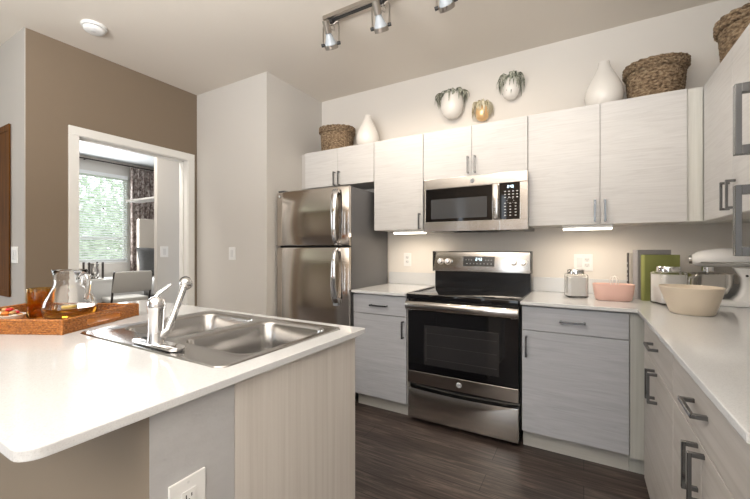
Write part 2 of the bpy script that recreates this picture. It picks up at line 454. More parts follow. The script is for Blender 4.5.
FB = 2.368
G2 = 'base cabinets on the range wall'
cabinet('narrow grey-shaded wood base cabinet with drawer between refrigerator and range', 'back', FB, -1.563, -1.104, .105, .892, .62,
        [('drawer', -1.563, -1.106, .742, .884, -1.33, .808, .145, False), ('door', -1.563, -1.106, .112, .737, -1.13, .648, .125, True)], M['lambase'], G2, True, 'base_cabinet')
cabinet('grey-shaded wood base cabinet with wide drawer between the range and the corner', 'back', FB, -.331, .214, .12, .892, .62,
        [('drawer', -.329, .213, .742, .884, -.056, .811, .13, False), ('door', -.329, .213, .122, .737, -.302, .643, .125, True)], M['lambase'], G2, True, 'base_cabinet')
FR = .257
bm = newbm(); box(bm, .2155, FR + .04, FB + .012, FB + .03, .105, .892); box(bm, .2155, FR + .07, FB + .075, FB + .095, 0, .105)
single('corner_filler', bm, M['basefiller'], 'grey-green vertical filler panel in the corner of the base cabinets', 'filler panel')
for (lab, a0, a1) in (('warm-shaded base cabinet with double doors, under the mixer, next to the corner', 1.539, 2.196), ('warm-shaded base cabinet with double doors at the near end of the right counter', .872, 1.537)):
    c = (a0 + a1) / 2
    cabinet(lab, 'right', FR, a0, a1, .105, .892, .65,
            [('drawer', a0, a1, .742, .884, c + .005, .826, .13, False), ('door', c, a1, .112, .737, c + .03, .664, .125, True), ('door', a0, c, .112, .737, c - .03, .664, .125, True)],
            M['lamrun'], 'base cabinets along the right wall', True, 'base_cabinet')

# tall pantry at the right edge
t = thing('pantry_cabinet', 'tall pale pantry cabinet with large square pulls at right edge of frame', 'cabinet', (.58, .55, 0))
bm = newbm(); box(bm, FR + .021, XR - .002, .26, .866, .1, 2.141); box(bm, FR + .09, XR - .01, .27, .86, 0, .1); obj('carcass', bm, M['filler'], t)
bm = newbm(); box(bm, FR, FR + .019, .262, .866, 1.3665, 2.141, .0012); d = obj('door', bm, M['lamrun'], t)
def bigpull(d, z):
    bm = newbm(); y = .838
    prism(bm, rrect(-.0, .05, -.06, .06, .002, 2), -.006, .006, [rrect(.0085, .06 - .011, -.0455, .0455, .001, 2)], axis='z', mat=Matrix.Translation((FR - .034, y, z)) @ Matrix(((1, 0, 0, 0), (0, 0, 1, 0), (0, 1, 0, 0), (0, 0, 0, 1))))
    return obj('handle', bm, M['nickel'], d)
def sqpull(d, z, h=.06):
    bm = newbm(); y = .838
    box(bm, FR - .036, FR - .027, y - .006, y + .006, z - h, z + h, .001)
    for s in (-1, 1): box(bm, FR - .028, FR, y - .006, y + .006, z + s * (h - .008) - .008, z + s * (h - .008) + .008, .001)
    return obj('handle', bm, M['nickel'], d)
sqpull(d, 1.452)
bm = newbm(); box(bm, FR, FR + .019, .262, .866, .112, 1.363, .0012); d = obj('door', bm, M['lamrun'], t); sqpull(d, 1.281)

# ------------------------------------------------------------------ countertops
t = thing('countertop', 'white quartz L-shaped countertop right of range with low backsplash', 'countertop', (.3, 2.6, .894))
bm = newbm(); prism(bm, [(-.334, 2.343), (.245, 2.343), (.245, .8675), (XR - .001, .8675), (XR - .001, YW - .001), (-.334, YW - .001)], .894, .914, bev=.0025); obj('slab', bm, M['quartz'], t)
bm = newbm(); box(bm, -.334, XR - .002, YW - .016, YW - .001, .9145, 1.02, .002); box(bm, XR - .016, XR - .001, .869, YW - .017, .9145, 1.02, .002); obj('backsplash', bm, M['quartz'], t)
t = thing('countertop', 'short white quartz countertop between refrigerator and range', 'countertop', (-1.33, 2.65, .894))
bm = newbm(); box(bm, -1.566, -1.1015, 2.343, YW - .001, .894, .914, .0025); obj('slab', bm, M['quartz'], t)
bm = newbm(); box(bm, -1.566, -1.1015, YW - .016, YW - .001, .9145, 1.02, .002); obj('backsplash', bm, M['quartz'], t)

# island
SX0, SX1, SY0, SY1 = -1.66, -.832, .622, 1.19
bm = newbm()
prism(bm, rrect(-2.38, -.7594, .209, 1.2437, [.012, .02, .03, .036]), .893, .914, [rrect(SX0 + .02, SX1 - .02, SY0 + .02, SY1 - .02, .03)], bev=.0025)
single('island_countertop', bm, M['quartz'], 'large glossy white quartz island countertop with a sink cut into it', 'countertop')
t = thing('island_cabinet', 'island base cabinet with a pale vertical-grain wood end panel', 'cabinet', (-1.5, .9, 0))
bm = newbm(); box(bm, -.803, -.785, .632, 1.203, 0, .892, .0012); obj('end_panel', bm, M['islandwood'], t)
bm = newbm()
box(bm, -2.33, -.804, .632, .66, .1, .892); box(bm, -2.33, -2.31, .66, 1.18, .1, .892); box(bm, -2.31, -.804, .66, 1.18, .1, .12); box(bm, -2.31, -.804, 1.10, 1.12, 0, .1)
obj('carcass', bm, M['carcass'], t)
for k in range(3):
    a = -2.33 + k * .5087; bm = newbm(); box(bm, a + .002, a + .5067, 1.183, 1.202, .105, .885, .0012); obj('door', bm, M['lambase'], t)

# ------------------------------------------------------------------ refrigerator
def curved_front(bm, x0, x1, yf, depth, z0, z1, bulge, n=16, er=.012):
    t = bmesh.new(); rows = []
    us = [i / n for i in range(n + 1)]
    for z, inset in ((z0, er), (z0 + er * .3, er * .3), (z0 + er, 0), (z1 - er, 0), (z1 - er * .3, er * .3), (z1, er)):
        row = []
        for u in us:
            x = x0 + (x1 - x0) * u; e = abs(2 * u - 1)
            y = yf + bulge * e ** 2.4 + inset + (.012 * max(0, (e - .93) / .07) ** 2)
            row.append(t.verts.new((x, y, z)))
        rows.append(row)
    back = [[t.verts.new((x0 + (x1 - x0) * u, yf + depth, z)) for u in us] for z in (z0, z1)]
    grid = [back[0]] + rows + [back[1]]
    for A, B in zip(grid, grid[1:]):
        for i in range(n): t.faces.new((A[i], A[i + 1], B[i + 1], B[i]))
    for i in range(n): t.faces.new((back[1][i], back[1][i + 1], back[0][i + 1], back[0][i]))
    t.faces.new([g[0] for g in grid]); t.faces.new([g[-1] for g in grid][::-1])
    bmesh.ops.recalc_face_normals(t, faces=t.faces[:])
    return add(bm, t)

FX0, FX1, FY = -2.338, -1.575, 2.30
t = thing('refrigerator', 'stainless steel top-freezer refrigerator with curved chrome handles and grey side', 'refrigerator', ((FX0 + FX1) / 2, 2.6, 0))
bm = newbm(); box(bm, FX0 + .004, FX1, FY + .068, 2.965, .05, 1.722, .004); box(bm, FX0 + .03, FX1 - .03, FY + .1, 2.9, 0, .05); obj('body', bm, M['fridgeside'], t)
bm = newbm(); box(bm, FX0 + .01, FX1 - .004, FY + .055, FY + .068, .06, 1.715); obj('gasket', bm, M['gap'], t)
def fridge_handle(d, z0, z1, flip):
    bm = newbm(); n = 18; tt = bmesh.new(); rows = []
    xc = -1.668
    for i in range(n + 1):
        u = i / n; z = z0 + (z1 - z0) * u
        bow = .016 + .05 * max(0, math.sin(PI * u)) ** .4
        wdt = .017 + .011 * (u if flip else 1 - u) ** 1.2
        y = FY - bow
        rows.append([tt.verts.new(p) for p in ((xc - wdt, y + .004, z), (xc - wdt * .5, y - .004, z), (xc + wdt * .5, y - .004, z), (xc + wdt, y + .004, z), (xc + wdt, y + .014, z), (xc - wdt, y + .014, z))])
    for A, B in zip(rows, rows[1:]):
        for k in range(6): tt.faces.new((A[k], A[(k + 1) % 6], B[(k + 1) % 6], B[k]))
    tt.faces.new(rows[0]); tt.faces.new(rows[-1][::-1]); bmesh.ops.recalc_face_normals(tt, faces=tt.faces[:])
    add(bm, tt)
    for z in (z0 + .012, z1 - .012): box(bm, xc - .016, xc + .016, FY - .022, FY + .008, z - .014, z + .014, .003)
    obj('handle', bm, M['chrome'], d, 50)
    zb = z0 if not flip else z1
    bm = newbm(); zz = z0 + .02 if not flip else z1 - .02
    return zz
bm = newbm(); curved_front(bm, FX0, FX1, FY, .055, 1.257, 1.724, .012); d = obj('door', bm, M['steelv'], t, 30)
fridge_handle(d, 1.262, 1.70, True)
bm = newbm(); cyl(bm, (FX0 + .05, FY + .012, 1.685), (FX0 + .05, FY + .004, 1.685), .011, 20); obj('emblem', bm, M['chrome'], d, 40)
bm = newbm(); curved_front(bm, FX0, FX1, FY, .055, .075, 1.245, .012); d = obj('door', bm, M['steelv'], t, 30)
fridge_handle(d, .80, 1.24, False)
bm = newbm(); box(bm, -1.69, -1.645, FY - .03, FY + .004, .79, .845, .004); obj('handle_bracket', bm, M['bracket'], d)
bm = newbm(); box(bm, FX0 + .02, FX0 + .09, FY + .02, FY + .12, 1.7245, 1.738, .003); obj('hinge_cover', bm, M['fridgeside'], t)
bm = newbm(); box(bm, FX0 + .02, FX1 - .02, FY + .05, FY + .1, .012, .072); obj('kick_grille', bm, M['black'], t)

# ------------------------------------------------------------------ range
RX0, RX1 = -1.0985, -.3385
t = thing('range', 'freestanding stainless steel electric range with black glass cooktop and oven door', 'range', ((RX0 + RX1) / 2, 2.65, 0))
bm = newbm(); box(bm, RX0 + .004, RX1 - .004, 2.41, 2.955, .035, .898); obj('body', bm, M['black'], t)
for x in (RX0 + .05, RX1 - .05):
    for y in (2.46, 2.9):
        bm = newbm(); cyl(bm, (x, y, 0), (x, y, .036), .016, 12); obj('foot', bm, M['black'], t)
bm = newbm(); prism(bm, rrect(RX0, RX1, 2.345, 2.90, [.004, .004, .012, .012]), .876, .917, bev=.004); ck = obj('cooktop', bm, M['blackglass'], t, 30)
bm = newbm(); box(bm, RX0 - .0008, RX0 + .006, 2.36, 2.90, .9172, .9185, .0005); obj('edge_trim', bm, M['steel'], ck)
bm = newbm(); box(bm, RX1 - .006, RX1 + .0008, 2.36, 2.90, .9172, .9185, .0005); obj('edge_trim', bm, M['steel'], ck)
for (x, y, r) in ((-.93, 2.50, .105), (-.52, 2.50, .085), (-.93, 2.76, .08), (-.52, 2.76, .105), (-.72, 2.8, .05)):
    bm = newbm(); lathe(bm, [(r, .9172), (r, .9174), (r - .004, .9174), (r - .004, .9172)], 48, (x, y, 0), closed=True); obj('burner_ring', bm, M['burner'], ck)
# back guard
bm = newbm(); box(bm, RX0 + .012, RX1 - .004, 2.895, 2.96, .905, 1.06, .004); obj('back_panel', bm, M['black'], t)
bm = newbm()
prism(bm, [(2.868, 1.05), (2.895, 1.205), (2.905, 1.212), (2.965, 1.212), (2.965, 1.05)], RX0 + .002, RX1 + .002,
      mat=Matrix(((0, 0, 1, 0), (1, 0, 0, 0), (0, 1, 0, 0), (0, 0, 0, 1))), bev=.004)
bg_ = obj('backguard', bm, M['steel'], t, 30)
bm = newbm(); box(bm, RX0 - .001, RX0 + .006, 2.872, 2.966, 1.047, 1.214, .002); obj('end_cap', bm, M['black'], bg_)
bm = newbm(); box(bm, RX1 - .002, RX1 + .005, 2.872, 2.966, 1.047, 1.214, .002); obj('end_cap', bm, M['black'], bg_)
tilt = math.atan2(.027, .155)
def on_guard(x, z, out=0):   # a point on the tilted face
    return Vector((x, 2.868 + (z - 1.05) * .027 / .155 - out * math.cos(tilt), z + out * math.sin(tilt)))
rotg = Matrix.Rotation(-tilt, 4, 'X')
def guard_box(bm, xa, xb, za, zb, th, bev=.0005):
    c = on_guard((xa + xb) / 2, (za + zb) / 2, th / 2)
    box(bm, -(xb - xa) / 2, (xb - xa) / 2, -th / 2, th / 2, -(zb - za) / 2, (zb - za) / 2, bev, mat=Matrix.Translation(c) @ rotg)
bm = newbm(); guard_box(bm, -.842, -.597, 1.094, 1.172, .004, .001); dp = obj('display', bm, M['blackglass'], t)
for (xa, xb, za, zb) in [(-.72 + j * (.055 + i * .022) - .005, -.72 + j * (.055 + i * .022) + .005, 1.142, 1.145) for i in range(3) for j in (-1, 1)] + [(-.815 + i * .027, -.806 + i * .027, 1.112, 1.116) for i in range(8)]:
    bm = newbm(); guard_box(bm, xa, xb, za, zb, .0046, 0); obj('touch_key', bm, M['print'], dp)
SEG = {'0': 'abcdef', '1': 'bc', '2': 'abged', '3': 'abgcd', '4': 'fgbc', '5': 'afgcd', '8': 'abcdefg'}
def digits(fn, s, x, z, h):
    wd = h * .5; th = h * .13
    for ch in s:
        if ch == ':':
            fn(x, x + th, z + h * .25, z + h * .25 + th); fn(x, x + th, z + h * .65, z + h * .65 + th); x += th * 2.4; continue
        for q in SEG[ch]:
            r = {'a': (x, x + wd, z + h - th, z + h), 'g': (x, x + wd, z + h / 2 - th / 2, z + h / 2 + th / 2), 'd': (x, x + wd, z, z + th),
                 'f': (x, x + th, z + h / 2, z + h), 'e': (x, x + th, z, z + h / 2), 'b': (x + wd - th, x + wd, z + h / 2, z + h), 'c': (x + wd - th, x + wd, z, z + h / 2)}[q]
            fn(*r)
        x += wd * 1.35
bm = newbm(); digits(lambda a, b, c, d: guard_box(bm, a, b, c, d, .005, 0), '2:43', -.742, 1.138, .022); obj('clock_digits', bm, M['display'], dp)
for x in (-1.03, -.968, -.456, -.389):
    p = on_guard(x, 1.128); q = on_guard(x, 1.128, .012); q2 = on_guard(x, 1.128, .036)
    bm = newbm(); cyl(bm, p, q, .026, 28); kb = obj('knob', bm, M['nickelw'], t, 40)
    bm = newbm(); cyl(bm, q, q2, .021, 28, .017)
    box(bm, -.004, .004, -.008, .0, -.018, .018, .001, mat=Matrix.Translation(q2) @ rotg); obj('knob_grip', bm, M['chrome'], kb, 40)
# oven door
bm = newbm(); box(bm, RX0 + .008, RX1 - .008, 2.362, 2.405, .283, .80, .003); od = obj('oven_door', bm, M['blackglass'], t)
bm = newbm(); box(bm, RX0 + .008, RX1 - .008, 2.358, 2.364, .283, .368, .002); obj('lower_panel', bm, M['steel'], od)
bm = newbm(); box(bm, -.968, -.462, 2.3607, 2.3622, .425, .70, .0005); obj('oven_window', bm, M['ovenglass'], od)
bm = newbm()
for z in (.47, .56, .645):
    box(bm, -.955, -.475, 2.3602, 2.3607, z, z + .003)
box(bm, -.955, -.95, 2.3602, 2.3607, .45, .68)
obj('oven_rack', bm, M['rackline'], od)
bm = newbm(); lathe(bm, [(0, -.003), (.016, -.003), (.018, -.001), (.018, .001)], 28, mat=Matrix.Translation((-.718, 2.3572, .327)) @ Matrix.Rotation(R(-90), 4, 'X'))
em = obj('emblem', bm, M['bracket'], od, 40)
bm = newbm(); tube(bm, [(-.718 + .012 * math.cos(a * PI / 10), 2.354, .327 + .012 * math.sin(a * PI / 10)) for a in range(21)], .0012, 6)
tube(bm, [(-.725, 2.354, .331), (-.722, 2.354, .322), (-.717, 2.354, .329), (-.713, 2.354, .322), (-.711, 2.354, .331)], .0011, 6)
obj('emblem_script', bm, M['chrome'], od)
bm = newbm()
prism(bm, [(2.318, .818), (2.314, .838), (2.318, .858), (2.328, .868), (2.338, .866), (2.338, .81), (2.328, .806)], RX0 + .004, RX1 - .004,
      mat=Matrix(((0, 0, 1, 0), (1, 0, 0, 0), (0, 1, 0, 0), (0, 0, 0, 1))), bev=.002)
box(bm, RX0 + .02, RX0 + .05, 2.335, 2.365, .80, .84, .003); box(bm, RX1 - .05, RX1 - .02, 2.335, 2.365, .80, .84, .003)
obj('handle', bm, M['steel'], od, 40)
bm = newbm(); box(bm, RX0 + .01, RX1 - .01, 2.37, 2.405, .80, .874); obj('vent_strip', bm, M['black'], t)
top = [(RX1 - .008, .247)] + [(RX1 - .008 + (RX0 - RX1 + .016) * k / 12, .247 - .012 * math.sin(PI * k / 12)) for k in range(1, 12)] + [(RX0 + .008, .247)]
bm = newbm(); prism(bm, [(RX0 + .008, .035), (RX1 - .008, .035)] + top, 2.36, 2.405, axis='y', bev=.003); obj('drawer', bm, M['steel'], t, 30)

# ------------------------------------------------------------------ microwave
MX0, MX1, MY, MZ0, MZ1 = -1.0605, -.3215, 2.586, 1.352, 1.757
t = thing('microwave', 'stainless over-the-range microwave with black glass door and keypad', 'microwave', (-.69, 2.78, MZ0))
bm = newbm(); box(bm, MX0 + .003, MX1 - .003, MY + .03, YW - .003, MZ0 + .012, MZ1, .003); obj('body', bm, M['black'], t)
bm = newbm(); box(bm, MX0, MX1, MY, MY + .03, 1.684, MZ1, .003); tp = obj('top_panel', bm, M['steel'], t)
bm = newbm(); lathe(bm, [(0, -.003), (.014, -.003), (.016, -.001), (.016, .001)], 28, mat=Matrix.Translation((-.69, MY - .0005, 1.72)) @ Matrix.Rotation(R(-90), 4, 'X'))
em = obj('emblem', bm, M['bracket'], tp, 40)
bm = newbm(); tube(bm, [(-.69 + .011 * math.cos(a * PI / 10), MY - .0035, 1.72 + .011 * math.sin(a * PI / 10)) for a in range(21)], .001, 6); obj('emblem_ring', bm, M['chrome'], tp)
bm = newbm()
prism(bm, rrect(MX0, -.503, MZ0 + .01, 1.683, .003), MY, MY + .029, [rrect(-1.046, -.55, 1.434, 1.6825, .002)], axis='y', bev=.0015); dr = obj('door', bm, M['steel'], t)
bm = newbm(); box(bm, -1.046, -.503, MY + .003, MY + .026, 1.434, 1.6825); obj('door_glass', bm, M['blackglass'], dr)
bm = newbm(); prism(bm, rrect(-1.004, -.588, 1.457, 1.603, .004), MY + .0022, MY + .0032, axis='y'); obj('door_window', bm, M['micglass'], dr)
bm = newbm(); box(bm, -.546, -.508, MY - .03, MY - .016, 1.437, 1.682, .005); box(bm, -.536, -.518, MY - .018, MY + .006, 1.46, 1.48, .002); box(bm, -.536, -.518, MY - .018, MY + .006, 1.64, 1.66, .002)
obj('handle', bm, M['steel'], dr, 40)
bm = newbm(); box(bm, -.502, MX1, MY, MY + .029, MZ0 + .01, 1.434, .0015); box(bm, -.371, MX1, MY, MY + .029, 1.4335, 1.683, .0015); cp = obj('control_frame', bm, M['steel'], t)
bm = newbm(); box(bm, -.499, -.371, MY + .002, MY + .026, 1.434, 1.6825); cp = obj('control_panel', bm, M['blackglass'], t)
bm = newbm(); digits(lambda a, b, c, d: box(bm, a, b, MY + .0012, MY + .002, c, d), '2:43', -.452, 1.648, .018); obj('clock_digits', bm, M['display'], cp)
bm = newbm()
for r_ in range(9):
    for c_ in range(4 if r_ < 3 else 3):
        x = -.472 + c_ * (.026 if r_ < 3 else .034); z = 1.622 - r_ * .0205
        if r_ == 3: continue
        box(bm, x, x + .011, MY + .0012, MY + .002, z, z + .006)
for a in range(8):
    box(bm, -.434 + .022 * math.cos(a * PI / 4), -.430 + .022 * math.cos(a * PI / 4), MY + .0012, MY + .002, 1.56 + .018 * math.sin(a * PI / 4), 1.563 + .018 * math.sin(a * PI / 4))
obj('keypad_print', bm, M['print'], cp)
bm = newbm(); box(bm, MX0 + .05, MX0 + .2, MY + .08, MY + .3, MZ0 + .006, MZ0 + .013, .003); obj('grease_filter', bm, M['steel'], t)
bm = newbm(); box(bm, MX1 - .2, MX1 - .05, MY + .08, MY + .3, MZ0 + .006, MZ0 + .013, .003); obj('grease_filter', bm, M['steel'], t)
bm = newbm(); box(bm, -.85, -.53, MY + .06, MY + .12, MZ0 + .004, MZ0 + .013, .003); obj('vent_grille', bm, M['black'], t)

# ------------------------------------------------------------------ under-cabinet lights
def undercab(x0, x1, y0, label):
    t = thing('under_cabinet_light', label, 'light', ((x0 + x1) / 2, y0 + .035, 1.36), 0, 'under-cabinet lights')
    bm = newbm(); box(bm, x0, x1, y0, y0 + .07, 1.366, 1.3875, .003); obj('housing', bm, M['white'], t)
    bm = newbm(); box(bm, x0 + .006, x1 - .006, y0 - .0015, y0 + .062, 1.356, 1.3675, .003); obj('lens', bm, M['ledlens'], t)
    area('under_cabinet_glow', ((x0 + x1) / 2, y0 + .03, 1.352), (0, 0, 0), x1 - x0 - .02, .05, .75, (1, .82, .62))
undercab(-1.385, -1.105, 2.70, 'glowing slim light bar under the wall cabinet left of the microwave')
undercab(-.125, .16, 2.70, 'glowing slim light bar under the wall cabinet right of the microwave')

# ------------------------------------------------------------------ sink and faucet
t = thing('kitchen_sink', 'double-bowl stainless steel sink set in the white island countertop', 'sink', (-1.245, .9, .75))
ZS = .9185
bowls = [(-1.215, -.862, .735, 1.15), (-1.612, -1.262, .735, 1.15)]
bm = newbm()
tmp = bmesh.new(); edges = []
def loop(pts, z): return [tmp.verts.new((x, y, z)) for x, y in pts]
def ring_edges(vs):
    return [tmp.edges.new((vs[i], vs[(i + 1) % len(vs)])) for i in range(len(vs))]
def bridge(A, B):
    for i in range(len(A)):
        j = (i + 1) % len(A); tmp.faces.new((A[i], A[j], B[j], B[i]))
out = loop(rrect(SX0, SX1, SY0, SY1, .03), .9145)
out1 = loop(rrect(SX0 + .003, SX1 - .003, SY0 + .003, SY1 - .003, .03), ZS)
out2 = loop(rrect(SX0 + .014, SX1 - .014, SY0 + .014, SY1 - .014, .026), ZS - .0012)
bridge(out, out1); bridge(out1, out2)
edges += [tmp.edges.get((out2[i], out2[(i + 1) % len(out2)])) for i in range(len(out2))]
for (x0, x1, y0, y1) in bowls:
    prev = None
    for (ins, z, rr) in ((0, ZS - .0012, .06), (.006, ZS - .004, .058), (.011, ZS - .012, .055), (.016, ZS - .10, .055), (.022, ZS - .15, .055), (.034, ZS - .168, .05), (.06, ZS - .174, .04)):
        lp = loop(rrect(x0 + ins, x1 - ins, y0 + ins, y1 - ins, rr, 8), z)
        if prev is None: edges += ring_edges(lp)
        else: bridge(prev, lp)
        prev = lp
    tmp.faces.new(prev)
bmesh.ops.triangle_fill(tmp, edges=edges, use_beauty=True)
bmesh.ops.recalc_face_normals(tmp, faces=tmp.faces[:])
if sum(f.normal.z * f.calc_area() for f in tmp.faces) < 0: bmesh.ops.reverse_faces(tmp, faces=tmp.faces[:])
add(bm, tmp); sk = obj('basin', bm, M['sink'], t, 35)
for (x0, x1, y0, y1) in bowls:
    cx, cy = (x0 + x1) / 2, (y0 + y1) / 2
    bm = newbm(); lathe(bm, [(.055, 0), (.055, .004), (.045, .005), (.036, .001), (0, .001)], 28, (cx, cy, ZS - .1738)); obj('drain', bm, M['chrome'], t, 40)
FXc, FYc = -1.197, .664
t = thing('kitchen_faucet', 'chrome kitchen faucet with lever handle and pull-out spray head', 'faucet', (FXc, FYc, .9185))
bm = newbm(); prism(bm, rrect(-.125, .125, -.027, .027, .026, 8), 0, .012, bev=.005); obj('base_plate', bm, M['chrome'], t, 40, local=True)
bm = newbm(); lathe(bm, [(.0, .0122), (.028, .0122), (.026, .02), (.0245, .05), (.0245, .115), (.027, .122), (.027, .135), (.024, .15), (.015, .158), (0, .16)], 28, (-.008, 0, 0)); obj('body', bm, M['chrome'], t, 40, local=True)
P0, P1 = Vector((.020, .022, .05)), Vector((.006, .088, .19))
bm = newbm(); tube(bm, [Vector((.004, .0, .03)), P0, P0.lerp(P1, .5), P1.lerp(P0, .12), P1], [.012, .0115, .0105, .0105, .012], 18)
dv = (P1 - P0).normalized()
sp = obj('spout', bm, M['chrome'], t, 50, local=True)
c = P1 + dv * .008
ax = Vector((.80, -.35, -.48)).normalized()
bm = newbm(); tube(bm, [c - ax * .004, c + ax * .006, c + ax * .016, c + ax * .021], [.0195, .021, .019, .012], 20); obj('spray_head', bm, M['chrome'], sp, 50, local=True)
bm = newbm(); tube(bm, [c - ax * .004, c - ax * .014, c - ax * .02], [.0185, .018, .012], 18); obj('black_collar', bm, M['slot'], sp, 50, local=True)
bm = newbm(); tube(bm, [(-.012, -.004, .15), (-.008, .006, .168), (.006, .024, .186), (.016, .034, .198)], [.014, .011, .009, .006], 14, flat=.5); obj('lever', bm, M['chrome'], t, 50, local=True)

# ------------------------------------------------------------------ tray with drinks
TA = R(27.4)
tc_ = Vector((-1.667, .578, 0)); ex = Vector((-.888, -.46, 0)); ey = Vector((-.46, .888, 0))
TL, TWd = .55, .408
tcen = tc_ + ex * TL / 2 + ey * TWd / 2
t = thing('serving_tray', 'orange-brown woven rattan serving tray with cut-out handles on the island', 'tray', (tcen.x, tcen.y, .9142), TA)
H = .052
bm = newbm(); box(bm, -TL / 2 + .004, TL / 2 - .004, -TWd / 2 + .004, TWd / 2 - .004, 0, .007, .002); obj('tray_floor', bm, M['rattan'], t, local=True)
def weave_side(bm, x0, y0, x1, y1, hole=False):
    a = Vector((x0, y0, 0)); b = Vector((x1, y1, 0)); n = 7; ln = (b - a).length; nn = int(ln / .007)
    out_ = Vector((b - a)).normalized().cross(Vector((0, 0, 1)))
    def strand(u0, u1, z, ph):
        m = max(2, int(nn * (u1 - u0)))
        tube(bm, [a.lerp(b, u0 + (u1 - u0) * i / m) + Vector((0, 0, z)) + out_ * .0016 * (1 if (i + ph) % 2 else -1) for i in range(m + 1)], .0042, 6)
    for k in range(n):
        z = .004 + k * (H - .006) / (n - 1)
        if hole and .016 < z < .042: strand(0, .27, z, k); strand(.73, 1, z, k)
        else: strand(0, 1, z, k)
hx, hy = TL / 2 - .005, TWd / 2 - .005
for (q, hl) in (((-hx, -hy, hx, -hy), False), ((-hx, hy, hx, hy), False), ((hx, -hy, hx, hy), True), ((-hx, -hy, -hx, hy), True)):
    bm = newbm(); weave_side(bm, *q, hl); obj('tray_side', bm, M['rattan'], t, 50, local=True)
bm = newbm(); tube(bm, [(-hx, -hy, H), (hx, -hy, H), (hx, hy, H), (-hx, hy, H), (-hx, -hy, H)], .0055, 8)
for sx in (-1, 1):
    for sy in (-1, 1): cyl(bm, (sx * hx, sy * hy, 0), (sx * hx, sy * hy, H + .003), .0065, 8)
obj('rim', bm, M['rattan'], t, 50, local=True)
TZ = .9142 + .0073
# jug
jl = (-2.005, .725, TZ)
t = thing('glass_jug', 'round clear glass jug holding a little amber iced tea, on the tray', 'jug', jl, R(195))
outp = [(0, .0), (.07, 0), (.085, .006), (.097, .028), (.099, .05), (.090, .085), (.074, .118), (.060, .145), (.056, .165), (.059, .19), (.065, .215)]
inp = [(r - .0035, max(z, .007)) for r, z in outp[1:]][::-1]
def lip(th, z): return 1 + (.16 * max(0, math.cos(th)) ** 6 if z > .16 else 0) * (z - .16) / .055
bm = newbm(); lathe(bm, outp + [(.0635, .217)] + inp + [(0, .007)], 40, rad=lip)
obj('body', bm, M['glass'], t, 60, local=True)
bm = newbm(); tube(bm, [(-.058, 0, .19), (-.078, 0, .203), (-.100, 0, .193), (-.108, 0, .165), (-.104, 0, .125), (-.092, 0, .088)], [.008, .009, .010, .010, .009, .008], 12); obj('handle', bm, M['glass'], t, 60, local=True)
lev = .052
bm = newbm(); lathe(bm, [(0, .0072), (.064, .0072), (.080, .010), (.0925, .03), (.0945, .05), (.0943, lev), (0, lev)], 40); obj('iced_tea', bm, M['tea'], t, 60, local=True)
bm = newbm(); cyl(bm, (0, 0, 0), (0, 0, .006), .026, 24)
single('lemon_slice', bm, M['lemon'], 'yellow lemon slice floating on the tea in the jug', 'lemon slice', (jl[0] + .015, jl[1] - .01, TZ + lev + .0005))
# tumbler
t = thing('tumbler', 'amber textured glass tumbler full of iced tea, left of jug', 'glass', (-2.145, .665, TZ))
def facet(th, z): return 1 + .012 * math.cos(10 * th) * math.sin(z * 130)
bm = newbm(); lathe(bm, [(0, 0), (.042, 0), (.046, .004), (.047, .06), (.048, .132), (.0455, .133), (.0445, .06), (.0425, .008), (0, .008)], 40, rad=facet); obj('body', bm, M['amberglass'], t, 60, local=True)
bm = newbm(); lathe(bm, [(0, .0085), (.0415, .0085), (.0435, .06), (.0442, .118), (0, .118)], 40); obj('iced_tea', bm, M['tea'], t, 60, local=True)
# snack bowl
pl = Vector((-2.132, .556, TZ))
bm = newbm(); lathe(bm, [(0, 0), (.03, 0), (.048, .014), (.056, .030), (.0545, .031), (.046, .0165), (.028, .005), (0, .005)], 36)
single('snack_bowl', bm, M['ceramic'], 'small white bowl heaped with snacks at left end of the tray', 'bowl', pl, smooth=50)
nut = []
for k, (mname, nm, lb) in enumerate((('candy', 'nut', 'tan nut in the snack bowl'), ('candyo', 'dried_apricot', 'orange dried apricot in the snack bowl'), ('candyw', 'wafer', 'pale wafer piece in the snack bowl'), ('candyr', 'berry', 'bright red berry in the snack bowl'))):
    bm = newbm(); lathe(bm, [(0, 0), (.008, .001), (.0115, .006), (.0095, .011), (.005, .0135), (0, .014)], 12, rad=lambda th, z: 1 + .18 * math.cos(2 * th) + .05 * math.cos(5 * th))
    nut.append((bm, mname, nm, lb))
protos = []
spots = []
for ring, n, z in ((.018, 5, .0065), (.036, 9, .0185), (.013, 4, .021), (.026, 7, .0325), (0, 1, .035), (.011, 3, .046)):
    for k in range(n): spots.append((ring * math.cos(2 * PI * k / n + z * 90), ring * math.sin(2 * PI * k / n + z * 90), z))
order = [0, 2, 1, 0, 2, 3, 1, 0, 2, 1, 0, 1, 2, 0, 3, 1, 0, 2, 1, 0, 2, 1, 0, 3, 2, 1, 0, 3, 1]
first = {}
for k, ((x, y, z), q) in enumerate(zip(spots, order)):
    bm0, mname, nm, lb = nut[q]
    if q not in first:
        o = single(nm, bm0, M[mname], lb, 'snack', group=nm.replace('_', ' ') + ' pieces in the snack bowl', smooth=60); first[q] = o
    else:
        o = first[q].copy(); col.objects.link(o)
    o.location = (pl.x + x, pl.y + y, pl.z + z); o.rotation_euler = (0, 0, k * 1.1)

